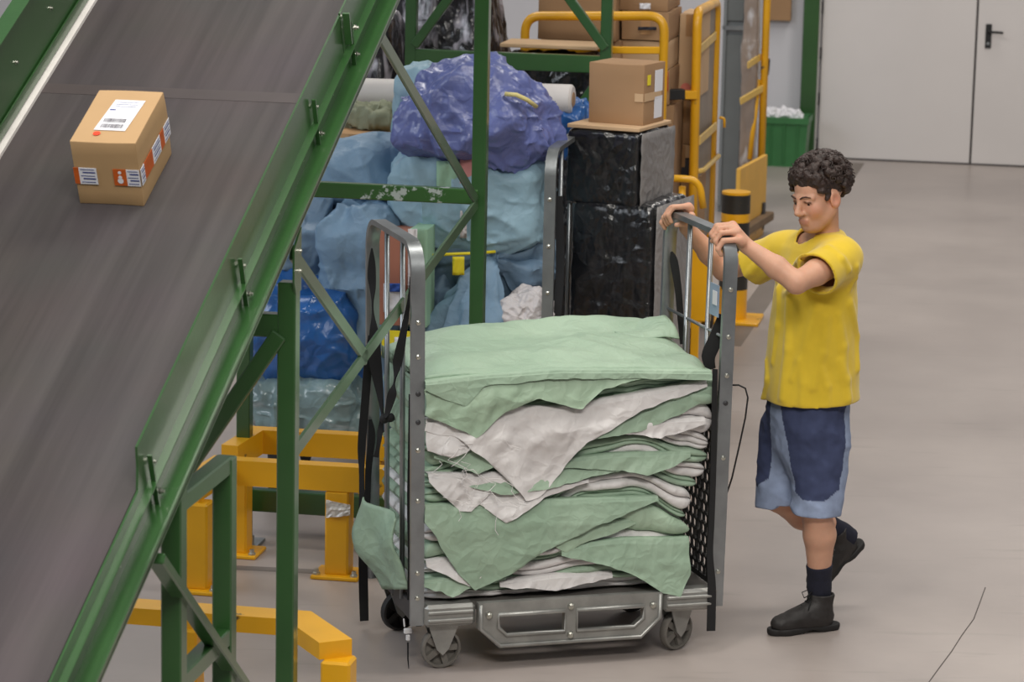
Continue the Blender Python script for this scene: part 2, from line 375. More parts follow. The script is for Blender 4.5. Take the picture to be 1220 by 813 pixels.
# right guard: low plate, then the taller one with its clipped lower corner
def plate(name, x, pts, th=.006, m=GREEN):
    return MB().prism([CV(x, a, n) for a, n in pts], CR * -th).build(name, m, conv)
plate('guard_plate', -.040, [(A0, .06), (-4.62, .06), (-4.62, .108), (A0, .108)])
MB().box(CV(-.05, (A0 - 4.62) / 2, .108), (.02, 4.62 + abs(A0) - 9.24, .005), (CR, TT, NN)).build('guard_lip', GREEN, conv) if False else None
plate('guard_plate', -.042, [(-4.66, .045), (-4.62, .05), (-4.50, .075), (-2.30, .075), (-2.30, .215), (-4.585, .215), (-4.60, .16)])
plate('guard_plate', -.042, [(-2.294, .075), (A1, .075), (A1, .218), (-2.294, .218)])
boltsrc = MB().lathe([(.008, 0), (.008, .007), (.0045, .008), (.0045, .015)], (0, 0, 0), CR, 8).build('bolt', BOLTM, conv)
boltsrc.location = CV(.01, -2.31, .17) - wloc(conv)
def bolt(p): return share(boltsrc, p, conv)
for a in (-2.29, -2.235, -2.735, -3.625, -4.545, -1.5, -5.6):
    if a == -2.29:
        MB().prism([CV(-.036, a, .105), CV(-.036, a + .01, .105), CV(-.036, a + .01, .215), CV(-.036, a, .215)], CR * .022).build('joint_tab', GREEN, conv)
        bolt(CV(-.03, a + .03, .18)); bolt(CV(-.03, a + .03, .135)); continue
    MB().prism([CV(-.036, a, -.004), CV(-.036, a + .006, -.004), CV(-.036, a + .006, .158), CV(-.036, a, .158)], CR * .013).build('joint_tab', GREEN, conv)
    bolt(CV(-.02, a + .02, .02)); bolt(CV(-.03, a + .02, .115))
for a in (-2.9, -3.2, -4.85, -2.5): bolt(CV(-.04, a, .035))
for a, n in ((-2.05, .25), (-2.4, .25), (-2.75, .25)): bolt(CV(-.96, a, n))
# legs, beams, braces
LW = .056
def leg(c, s, ztop, foot=True):
    MB().beam(RP(c, s, .012), RP(c, s, ztop), LW, LW, CR).build('leg', GREEN, conv)
    if foot:
        f = MB().box(RP(c, s, .006), (.14, .14, .012), (CR, HD, UP)); f.tube([RP(c + .045, s - .045, .01), RP(c + .045, s - .045, .05)], .009, 8); f.tube([RP(c - .045, s - .045, .01), RP(c - .045, s - .045, .05)], .009, 8)
        f.build('foot_plate', STEEL, conv)
def zr(s): return 3.088 + math.tan(SL) * s
CB, CLB = -.012, -.962           # right and left leg rows
leg(CB, -4.06, zr(-4.06) - .01); leg(CB, -3.585, 1.235)
leg(CB, -2.905, 1.615); leg(CLB, -2.905, zr(-2.905)); leg(CLB, -4.06, zr(-4.06))
leg(CB, 0, zr(0)); leg(CLB, 0, zr(0)); leg(CB, 3.2, zr(3.2)); leg(CLB - .04, 3.2, zr(3.2))
def member(name, c0, s0, z0, c1, s1, z1, w=.05, h=.05, m=GREEN):
    return MB().beam(RP(c0, s0, z0), RP(c1, s1, z1), w, h).build(name, m, conv)
member('beam', CB, -4.06, 1.215, CB, -3.585, 1.215, .05, .05); member('beam', CB, -4.03, .725, CB, -3.6, .725, .05, .05)
member('brace', CB + .02, -4.28, 1.13, CB + .02, -3.3, .42, .045, .03)
member('beam', CB, -2.905, 1.482, CLB, -2.905, 1.482, .05, .07)
member('brace', CB - .02, -2.93, 1.46, -.62, -2.93, .575, .03, .05)
MB().prism([RP(.012, -2.955, 1.72), RP(.012, -2.955, 1.62), RP(.012, -2.935, 1.585), RP(.012, -2.875, 1.585), RP(.012, -2.875, 1.775)], CR * .006).build('gusset', GREEN, conv)
bolt(RP(.018, -2.9, 1.70)); bolt(RP(.018, -2.9, 1.64))
member('brace', CB, -2.88, 1.70, CB, -1.9, 1.19, .012, .05); member('brace', CB, -.05, 1.455, CB, -2.9, 1.07, .012, .05)
member('brace', CB, -1.80, 2.27, CB, -.05, 1.46, .012, .05)
member('beam', CB, -.01, 1.475, CLB, -.01, 1.475, .05, .06, GREENP)
member('beam', CB, 0, .19, CLB, 0, .19, .05, .09)
member('beam', CB, 3.2, 1.70, CLB - .04, 3.2, 1.70, .05, .085)
member('brace', CLB - .02, 3.18, 1.76, CB - .5, 3.18, 2.42, .04, .045); member('brace', CB - .0, 3.18, 1.78, CB - .5, 3.18, 2.42, .04, .045)
member('brace', CB, 3.18, 1.67, CLB, 3.18, .25, .04, .045)
for c0, s0, z0 in ((-.07, 3.14, 2.0),): pass

# parcel on the belt
def carton(name, o, ex, ey, ez, L_, W_, H_, m, parent, bev=.006, dent=0.004, seed=1):
    'six slightly bowed board faces: a closed carton with rounded edges'
    bm = bmesh.new(); bmesh.ops.create_cube(bm, size=1); bmesh.ops.bevel(bm, geom=list(bm.edges), offset=bev / max(L_, W_, H_), segments=2, affect='EDGES', profile=.6)
    bmesh.ops.subdivide_edges(bm, edges=[e for e in bm.edges if e.calc_length() > .3], cuts=4, use_grid_fill=True); bm.verts.index_update()
    V = np.array([[v.co.x * L_, v.co.y * W_, v.co.z * H_ + H_ / 2] for v in bm.verts]); Fc = [tuple(v.index for v in f.verts) for f in bm.faces]; bm.free()
    V += dent * np.stack([vn(V * 7 + 3, seed), vn(V * 7 + 9, seed + 1), vn(V * 7 + 5, seed + 2) * (V[:, 2] > H_ * .3)], 1)
    Wd = np.asarray(o) + V[:, :1] * ex + V[:, 1:2] * ey + V[:, 2:] * ez
    return link_mesh(name, Wd, Fc, m, parent, True, autosmooth=35)
PX = (-.6115 - .4145) / 2
po = CV(PX, -3.285 + .15, BN); yaw = .0
pex, pey = CR * math.cos(yaw) + TT * math.sin(yaw), -CR * math.sin(yaw) + TT * math.cos(yaw)
pl, pw, ph = .2, .3, .212
parcel = thing('parcel', po, 'small brown cardboard parcel with white shipping label riding on the conveyor belt', 'parcel')
carton('box_body', po, pex, pey, NN, pl, pw, ph, mat('parcel_cardboard', (180, 146, 104), rough=.85, var=.06, scale=5, bump=.04, bscale=30), parcel)
def pq(name, pts, m, parent, th=.0012, nd=None):
    return MB().prism(pts, np.asarray(nd) * th).build(name, m, parent)
def pt(x, y): return po + pex * x + pey * y + NN * (ph + .002)       # on the lid
def pf(x, z): return po + pex * x - pey * (pw / 2 + .003) + NN * z    # front face
def ps(y, z): return po + pex * (pl / 2 + .003) + pey * y + NN * z    # right face
lb = pq('shipping_label', [pt(-.045, -.085), pt(.05, -.085), pt(.062, .09), pt(-.030, .09)], PAPER, parcel, nd=NN)
bc = MB(); rng = random.Random(4)
for row, y in ((0, -.062), (1, -.03)):
    x = -.03
    while x < .038:
        wd = rng.choice((.0012, .002, .003)); bc.prism([pt(x, y - .011) + NN * .0014, pt(x + wd, y - .011) + NN * .0014, pt(x + wd, y + .011) + NN * .0014, pt(x, y + .011) + NN * .0014], NN * .0006); x += wd + rng.choice((.0015, .002, .003))
bc.build('barcode', INK, lb)
tx = MB().prism([pt(-.03, .028) + NN * .0014, pt(-.012, .028) + NN * .0014, pt(-.012, .034) + NN * .0014, pt(-.03, .034) + NN * .0014], NN * .0006)
for k in range(3): tx.prism([pt(-.02, .05 + k * .012) + NN * .0014, pt(.045, .05 + k * .012) + NN * .0014, pt(.045, .0515 + k * .012) + NN * .0014, pt(-.02, .0515 + k * .012) + NN * .0014], NN * .0005)
tx.build('print_line', BLUEINK, lb)
MB().lathe([(.011, 0), (.011, .0015)], pt(-.03, -.105), NN, 14).build('red_sticker', REDST, parcel)
zt0, zt1 = .070, .125
tapes = []
for nm, f, x0, x1, m in (('tape_band', pf, -.1, -.084, ORANGE), ('tape_band', pf, -.084, -.03, PAPER), ('tape_band', pf, .02, .06, ORANGE), ('tape_band', pf, .06, .1, PAPER)):
    tapes.append((pq(nm, [f(x0, zt0), f(x1, zt0), f(x1, zt1), f(x0, zt1)], m, parcel, nd=-pey), f, x0, x1, m, -pey))
for nm, f, x0, x1, m in (('tape_band', ps, -.15, -.115, PAPER), ('tape_band', ps, -.115, -.03, ORANGE), ('tape_band', ps, -.03, .05, PAPER), ('tape_band', ps, .05, .09, ORANGE), ('tape_band', ps, .09, .15, PAPER)):
    tapes.append((pq(nm, [f(x0, zt0), f(x1, zt0), f(x1, zt1), f(x0, zt1)], m, parcel, nd=pex), f, x0, x1, m, pex))
for o, f, x0, x1, m, nd in tapes:
    if m is PAPER:
        t = MB()
        for k in range(5):
            z = zt0 + .006 + k * .0105; off = .006 * (k % 2); hgt = .0045 if k % 2 else .0022
            a, b_ = x0 + (x1 - x0) * .1 + off, x1 - (x1 - x0) * .12 + off * .3
            t.prism([f(a, z) + nd * .0013, f(b_, z) + nd * .0013, f(b_, z + hgt) + nd * .0013, f(a, z + hgt) + nd * .0013], nd * .0005)
        t.build('print_line', BLUEINK, o)
    elif f is pf and x0 > 0:
        t = MB().lathe([(.009, .0012), (.009, .0018)], f((x0 + x1) / 2, zt0 + .016), nd, 10); t.lathe([(.006, .0012), (.006, .0018)], f((x0 + x1) / 2, zt0 + .028), nd, 8); t.lathe([(.0055, .0012), (.0055, .0018)], f((x0 + x1) / 2, zt0 + .044), nd, 8)
        t.build('print_mark', PAPER, o)
for o, _, _, _, m, _ in tapes: pass

# yellow guard rails bolted to the floor
def guard_rail(pts, posts, ztop, label, hb=.10, wb=.07, group='low yellow guard rails'):
    base = np.array([pts[0][0], pts[0][1], 0.]); g = thing('guard_rail', base, label, 'guard rail')
    poly = [np.array([p[0], p[1], ztop]) for p in pts]; L_, Rr = [], []
    for i, p in enumerate(poly):                          # mitred plan
        d0 = nrm(p - poly[i - 1]) if i else nrm(poly[1] - p); d1_ = nrm(poly[i + 1] - p) if i < len(poly) - 1 else d0
        b = nrm(d0 + d1_); n = np.array([-b[1], b[0], 0]); k = wb / 2 / max(.4, np.dot(b, d0)); L_.append(p + n * k); Rr.append(p - n * k)
    V = []; Fc = []
    for a, b in zip(L_, Rr): V += [a, b, b - UP * hb, a - UP * hb]
    for i in range(len(poly) - 1):
        for k in range(4): Fc.append((4 * i + k, 4 * i + (k + 1) % 4, 4 * i + 4 + (k + 1) % 4, 4 * i + 4 + k))
    Fc.append((3, 2, 1, 0)); e = 4 * (len(poly) - 1); Fc.append((e, e + 1, e + 2, e + 3))
    link_mesh('rail_beam', V, Fc, YELLOW, g)
    for p in posts:
        MB().box((p[0], p[1], (ztop - hb) / 2 + .005), (.095, .095, ztop - hb - .01), (CR, HD, UP), .008).build('post', YELLOW, g)
        bp = MB().box((p[0], p[1], .008), (.19, .17, .016), (CR, HD, UP), .004).build('base_plate', YELLOW, g)
        for sx in (-1, 1):
            q = np.array([p[0], p[1], .016]) + CR * .075 * sx - HD * .06
            MB().lathe([(.016, 0), (.016, .008), (.010, .009), (.010, .022)], q, UP, 6).build('anchor_bolt', BOLTM, bp)
    return g
ZG = .45
n0, n1, n2 = PZ(120, 716, ZG), PZ(352, 733, ZG), PZ(400, 764, ZG)
near = guard_rail([n0 - CR * .3, n1 + CR * .01, n2 + CR * .0], [n2 + CR * .01 + HD * .0, PZ(222, 726, ZG)], ZG, 'yellow guard rail nearest the camera, bent at its end, in front of cart', hb=.055, wb=.11)
f0, f1, f2 = PZ(226, 568, ZG), PZ(256, 545, ZG), PZ(405, 553, ZG)
guard_rail([f0, f1 + CR * .02, f2 + CR * .55], [f0 + CR * .03 + HD * .02, f2 - CR * .0], ZG, 'yellow guard rail in the middle, scuffed beam, with taped post beside cart strap')
g0, g1, g2 = f0 + HD * .55, f1 + HD * .55, f2 + HD * .55
guard_rail([g0, g1 + CR * .02, g2 + CR * .55], [g0 + CR * .03 + HD * .02, g2 + CR * .0], ZG, 'yellow guard rail farthest back, close before the plastic-wrapped blue bags')
cap = MB().box(n2 - HD * .045 - UP * .045 + CR * .012, (.0, .0, .0)) if False else None
# scrap of clear tape on the middle guard's post
tp = P(403, 607, f2[1] - .06); tb = MB()
rr = np.random.RandomState(3)
gx = np.array([[tp + CR * (i - 4) * .012 + UP * (j - 3) * .012 * (1 - .05 * i) - HD * .012 * rr.rand() for i in range(9)] for j in range(7)])
tb.sheet(gx, .002, -HD); o = tb.build('tape_scrap', mat('clear_tape_scrap', (214, 208, 200), rough=.35, var=.1, coat=.4)); tag(o, 'crumpled clear tape wound on the middle yellow guard post', 'tape')
# ------------------------------------------------------------------ roll cage cart with a stack of empty woven sacks
KO = np.array([-.312, 9.918, 0]); K1 = np.array([.9564, .2921, 0]); K2 = np.array([-.2921, .9564, 0]); KAX = (K1, K2, UP)
KL, KD, KT = 1.115, .63, 1.515
def K(x, y, z): return KO + K1 * x + K2 * y + UP * z
cart = thing('roll_cart', K(KL / 2, KD / 2, 0), 'galvanised steel roll cart on castors loaded with a stack of empty sacks', 'cart')
# deck with its cast front
dk = MB().box(K(KL / 2, KD / 2, .225), (KL - .02, KD - .02, .03), KAX)
dk.build('deck', mat('deck_sheet', (120, 116, 112), rough=.55, metal=.5, var=.2), cart)
for x0, x1 in ((.02, .205), (.905, KL - .005)):
    b = MB().box(K((x0 + x1) / 2, .0, .205), (x1 - x0, .07, .08), KAX, .012)
    b.box(K((x0 + x1) / 2, -.037, .218), (x1 - x0 - .02, .012, .014), KAX, .004); b.box(K((x0 + x1) / 2, -.037, .19), (x1 - x0 - .02, .012, .014), KAX, .004)
    b.build('corner_casting', CASTAL, cart)
# centre tow frame: a pressed plate with two windows
def window_plate(outer, holes, y, th, m, name, parent):
    bm = bmesh.new(); edges = []
    for loop in [outer] + holes:
        vs = [bm.verts.new((x, z, 0)) for x, z in loop]
        edges += [bm.edges.new((vs[i], vs[(i + 1) % len(vs)])) for i in range(len(vs))]
    bmesh.ops.triangle_fill(bm, use_beauty=True, use_dissolve=True, edges=edges, normal=(0, 0, 1))
    r = bmesh.ops.extrude_face_region(bm, geom=list(bm.faces)); 
    for v in [g for g in r['geom'] if isinstance(g, bmesh.types.BMVert)]: v.co.z -= th
    bmesh.ops.recalc_face_normals(bm, faces=list(bm.faces)); bm.verts.index_update()
    V = [K(v.co.x, y + v.co.z, v.co.y) for v in bm.verts]; Fc = [tuple(v.index for v in f.verts) for f in bm.faces]; bm.free()
    return link_mesh(name, V, Fc, m, parent)
tow = window_plate([(.212, .245), (.212, .15), (.29, .078), (.82, .078), (.895, .15), (.895, .245)],
                   [[(.285, .20), (.285, .155), (.315, .125), (.53, .125), (.53, .20)], [(.575, .20), (.575, .125), (.79, .125), (.825, .155), (.825, .20)]], -.012, .03, CASTAL, 'tow_frame', cart)
rim = MB()
for hx in ([(.285, .20), (.285, .155), (.315, .125), (.53, .125), (.53, .20)], [(.575, .20), (.575, .125), (.79, .125), (.825, .155), (.825, .20)]):
    rim.tube([K(x, -.045, z) for x, z in hx], .008, 6, closed=True)
rim.tube([K(x, -.045, z) for x, z in [(.22, .24), (.22, .153), (.293, .086), (.817, .086), (.887, .153), (.887, .24)]], .008, 6)
rim.build('raised_rim', CASTAL, tow, True)
for x, z in ((.25, .2), (.552, .215), (.552, .11), (.86, .2)):
    MB().lathe([(.012, 0), (.012, .008), (.007, .012)], K(x, -.044, z), -K2, 8).build('bolt', BOLTM, tow)
# side and rear bearers
for x in (.012, KL - .012):
    b = MB().box(K(x, KD * .27, .195), (.03, KD * .5, .075), KAX, .006); b.box(K(x, KD * .72, .21), (.03, KD * .4, .06), KAX, .006); b.build('side_bearer', DARKSTEEL, cart)
MB().box(K(KL / 2, KD, .205), (KL, .03, .06), KAX, .004).build('rear_bearer', DARKSTEEL, cart)
# hoops: pressed channel posts bent over at the top
def hoop(x, lean):
    r = .1; path = []
    def pt(y, z): return K(x + lean * (z - .2), y, z)
    path.append(pt(0, .17)); 
    for k in range(7): a = math.pi / 2 * k / 6; path.append(pt(r - r * math.cos(a), KT - r + r * math.sin(a)))
    for k in range(7): a = math.pi / 2 * k / 6; path.append(pt(KD - r + r * math.sin(a), KT - r + r * math.cos(a)))
    path.append(pt(KD, .17))
    V, Fc = [], []; n = len(path)
    for i, p in enumerate(path):
        t = nrm(path[min(i + 1, n - 1)] - path[max(i - 1, 0)]); side = K1; out = np.cross(side, t)
        w, d = .024, .012
        prof = [(-w, -d), (-w, d * .6), (-w * .6, d), (w * .6, d), (w, d * .6), (w, -d)]
        V += [p + side * a + out * b * -1 for a, b in prof]
    m = 6
    for i in range(n - 1):
        for k in range(m): Fc.append((i * m + k, i * m + (k + 1) % m, (i + 1) * m + (k + 1) % m, (i + 1) * m + k))
    Fc += [tuple(range(m))[::-1], tuple((n - 1) * m + k for k in range(m))]
    h = link_mesh('hoop_frame', V, Fc, STEEL, cart, True, autosmooth=40)
    for y in (.42, .2):
        MB().tube([pt(y, .21), pt(y, KT - .006)], .0095, 8).build('rod', STEEL, cart, True)
    MB().tube([pt(.0, 1.15), pt(KD, 1.15)], .006, 6).build('cross_rod', STEEL, cart, True) if x > .5 else None
    for z in ((1.25, 1.13, 1.0, .90, .80, .62, .36, .27) if x < .5 else (1.33, 1.16, 1.02, .92, .72, .30)):
        MB().lathe([(.009, 0), (.009, .004), (.004, .006)], pt(-.012, z), -K2, 8).build('rivet', DARKSTEEL if z in (1.0, .9, .92) else BOLTM, h)
    return h
HL = hoop(-.002, -.012); HR = hoop(KL, .010)
# perforated black side panels in the right hoop
def honeycomb(x, y0, y1, z0, z1):
    mb = MB(); R_ = .026; dy = R_ * math.sqrt(3); dz = R_ * 1.5; k = 0; z = z0; lines = MB()
    while z < z1:
        y = y0 + (dy / 2 if k % 2 else 0)
        while y < y1:
            V = []; 
            for rad in (R_ * 1.02, R_ * .74):
                for j in range(6):
                    a = math.pi / 6 + j * math.pi / 3; V.append((y + rad * math.cos(a), z + rad * math.sin(a)))
            pts = [K(x - .004, a, b) for a, b in V] + [K(x + .004, a, b) for a, b in V]; Fc = []
            for j in range(6):
                j2 = (j + 1) % 6; Fc += [(j, j2, 6 + j2, 6 + j), (12 + j2, 12 + j, 18 + j, 18 + j2), (6 + j, 6 + j2, 18 + j2, 18 + j)]
            mb.add(pts, Fc); y += dy
        z += dz; k += 1
    return mb
hp = honeycomb(KL - .02, .05, KD - .06, .28, .98); 
for y in (.03, KD - .03): hp.box(K(KL - .02, y, .62), (.012, .02, .74), KAX)
for z in (.26, .99): hp.box(K(KL - .02, KD / 2, z), (.012, KD - .05, .02), KAX)
hp.build('perforated_panel', BLACKP, cart)
pp = P(855, 355, K(KL, .1, 1.28)[1]); MB().box(K(KL - .005, .1, 1.275), (.004, .085, .115), KAX).build('number_plate', mat('blue_grey_plate', (150, 168, 190), rough=.4), cart)
MB().box(K(KL - .010, .085, 1.285), (.003, .04, .05), KAX).build('paper_tag', PAPER, cart)
# castors
def castor(x, y, r, ang, m, name='castor'):
    c = K(x, y, r); ax = nrm(K1 * math.sin(ang) - K2 * math.cos(ang)); fw = np.cross(UP, ax)
    f = MB().lathe([(.04, -.012), (.04, 0)], K(x, y, .175) , UP, 14)
    for s in (-1, 1):
        o = ax * s * .026 - ax * .003 * s
        f.prism([c + o + fw * -.055 + UP * (.165 - r), c + o + fw * .06 + UP * (.165 - r), c + o + fw * .022, c + o + UP * -.022, c + o - fw * .022], ax * .005 * s)
    f.build('fork', CASTAL, cart, False)
    w = MB().lathe([(r * .86, -.016), (r * .97, -.014), (r, -.008), (r, .008), (r * .97, .014), (r * .86, .016), (r * .84, .010), (r * .84, -.010)], c, ax, 28)
    wh_ = w.build('wheel', m, cart, True, autosmooth=40)
    hb = MB().lathe([(.02, -.021), (.02, .021)], c, ax, 14)
    for k in range(5):
        a = 2 * math.pi * k / 5; d = fw * math.cos(a) + UP * math.sin(a); t = np.cross(ax, d)
        hb.box(c + d * r * .5, (r * .74, .022, .018), (d, t, ax))
    hb.build('hub', m, wh_)
castor(.095, .03, .073, .05, RUBBER); castor(.985, .05, .073, .45, RUBBER)
castor(.07, KD - .12, .073, .25, RUBBERD); castor(.99, KD - .08, .073, .2, RUBBERD)
# webbing straps
def ribbon(pts, widths, angs, m=BLACKR, name='strap', th=.0025, parent=None, n=5):
    'smooth ribbon through pts; angle rotates its face about the path'
    pts = np.array(pts, float); t = np.arange(len(pts)); tt = np.linspace(0, len(pts) - 1, (len(pts) - 1) * n + 1)
    def cr_(a):
        a = np.asarray(a, float); a = a.reshape(len(a), -1); out = []
        for x in tt:
            i = min(int(x), len(a) - 2); f = x - i; p0, p1, p2, p3 = a[max(i - 1, 0)], a[i], a[i + 1], a[min(i + 2, len(a) - 1)]
            out.append(.5 * (2 * p1 + (p2 - p0) * f + (2 * p0 - 5 * p1 + 4 * p2 - p3) * f * f + (3 * p1 - p0 - 3 * p2 + p3) * f ** 3))
        return np.array(out)
    p = cr_(pts); w = cr_(widths)[:, 0]; an = cr_(angs)[:, 0]; rows = []; V = []; Fc = []
    for i in range(len(p)):
        d = nrm(p[min(i + 1, len(p) - 1)] - p[max(i - 1, 0)]); a = nrm(np.cross(d, -K2 + .001)); b = np.cross(d, a)
        s = a * math.cos(an[i]) + b * math.sin(an[i]); q = np.cross(d, s)
        V += [p[i] + s * w[i] / 2 + q * th, p[i] - s * w[i] / 2 + q * th, p[i] - s * w[i] / 2 - q * th, p[i] + s * w[i] / 2 - q * th]
    for i in range(len(p) - 1):
        for k in range(4): Fc.append((4 * i + k, 4 * i + (k + 1) % 4, 4 * i + 4 + (k + 1) % 4, 4 * i + 4 + k))
    e = 4 * (len(p) - 1); Fc += [(3, 2, 1, 0), (e, e + 1, e + 2, e + 3)]
    return link_mesh(name, V, Fc, m, parent, True, autosmooth=50)
YR, YF = K(0, KD, 0)[1] - .04, K(0, 0, 0)[1] + .06
def S(l, y): return [P(u, v, y) for u, v in l]
ribbon(S([(443, 296), (443, 312), (443, 330), (444, 345), (444, 368), (446, 400), (447, 430), (452, 465), (456, 495)], YR - .12), [.005, .024, .03, .022, .007, .036, .045, .03, .014], [0, .3, .5, .8, 1.5, .3, .2, .8, 1.4], parent=cart)
ribbon(S([(442, 400), (438, 440), (435, 480), (431, 530), (431, 570), (432, 640), (433, 700), (434, 740)], YR - .04), [.02, .03, .03, .03, .02, .03, .034, .032], [0, 0, .2, .3, .8, .2, .1, 0], parent=cart)
ribbon(S([(489, 330), (487, 360), (480, 400), (474, 430), (470, 455), (467, 470), (462, 490), (459, 498)], YF + .1), [.004, .012, .026, .034, .008, .032, .02, .012], [0, .4, .5, .3, 1.5, .3, .6, 1.2], parent=cart)
ribbon(S([(455, 500), (453, 515), (451, 530), (448, 545)], YF + .16), [.014, .02, .014, .02], [.3, .8, .4, .2], parent=cart)
ribbon(S([(441, 500), (443, 520), (439, 560), (438, 600)], YF + .5), [.012, .026, .024, .02], [.3, .4, .2, .2], parent=cart)
MB().lathe([(.004, -.016), (.016, -.01), (.018, 0), (.014, .012), (.004, .016)], P(458, 499, YF + .12), K1, 10).build('strap_knot', BLACKR, cart, True)
MB().lathe([(.004, -.016), (.014, -.01), (.016, 0), (.014, .012), (.004, .016)], P(465, 498, YF + .12), K1 + UP * .4, 10).build('strap_knot', BLACKR, cart, True)
ribbon(S([(489, 470), (488, 540), (487, 600), (488, 660), (487, 715)], YF - .02), [.012] * 5, [.2] * 5, parent=cart)
cl = MB().box(P(486, 752, YF - .03), (.03, .012, .02), KAX, .003)
for s in (-1, 1): cl.beam(P(486 + s * 4, 748, YF - .03), P(486 + s * 5, 737, YF - .03), .006, .008)
cl.box(P(486, 760, YF - .03), (.014, .014, .022), KAX, .003)
cl.build('strap_clip', mat('white_clip', (206, 206, 208), rough=.4), cart)
MB().tube(S([(486, 766), (486, 785), (487, 797)], YF - .03), [.004, .003, .0015], 6).build('strap_cord', BLACKR, cart)
RY = K(KL, .3, 0)[1]
ribbon(S([(800, 300), (803, 312), (808, 345), (811, 380), (814, 410)], K(KL, .58, 0)[1]), [.008, .03, .026, .024, .024], [.2, .5, .2, .2, .2], parent=cart)
ribbon(S([(861, 375), (852, 405), (844, 425), (848, 440)], K(KL, .1, 0)[1]), [.03, .05, .05, .03], [.2, .4, .3, .5], parent=cart)
ribbon(S([(846, 428), (838, 445), (833, 470)], K(KL, .3, 0)[1]), [.03, .03, .03], [.2, .3, .3], parent=cart)
ribbon(S([(852, 440), (851, 500), (850, 560), (848, 620), (846, 660), (848, 700), (847, 752)], K(KL, -.05, 0)[1]), [.02, .02, .02, .02, .022, .03, .032], [.9, .7, .6, .5, .5, .2, .1], parent=cart)
MB().tube(S([(868, 459), (880, 459), (888, 463), (891, 474), (888, 498), (880, 535), (872, 570), (866, 588)], K(KL, .06, 0)[1]), .0035, 6).build('cable', BLACKP, cart, True)

# ---- the sacks, laid one on another; each settles on what lies below and droops over the front
def sack_material(name, rgb, tint):
    m = bpy.data.materials.new(name); m.use_nodes = True; nt = m.node_tree; N = nt.nodes; L = nt.links; b = N['Principled BSDF']
    tc = N.new('ShaderNodeTexCoord'); n1 = N.new('ShaderNodeTexNoise'); n1.inputs['Scale'].default_value = 5; n1.inputs['Detail'].default_value = 5; L.new(tc.outputs['Object'], n1.inputs['Vector'])
    cr = N.new('ShaderNodeValToRGB'); e = cr.color_ramp.elements; e[0].position = .3; e[1].position = .7; e[0].color = (*lin(tint), 1); e[1].color = (*lin(rgb), 1); L.new(n1.outputs['Fac'], cr.inputs['Fac']); L.new(cr.outputs[0], b.inputs['Base Color'])
    b.inputs['Roughness'].default_value = .5; b.inputs['Specular IOR Level'].default_value = .35
    add_crease(m, 15, .20)
    return m
SG = sack_material('green_woven_sack', (160, 182, 160), (144, 168, 146)); SG2 = sack_material('pale_green_woven_sack', (168, 190, 166), (152, 176, 152)); SW = sack_material('white_woven_sack', (226, 223, 222), (208, 204, 203))
def n1(x, sd, o=2): x = np.asarray(x, float); return fbm(np.stack([x, x * 0 + sd * 1.37, x * 0 + .5], -1), sd, o)
def lerp_pts(x, pts):
    a = np.array(pts, float); return np.interp(x, a[:, 0], a[:, 1])
GRP = 'empty woven sacks stacked on the roll cart'
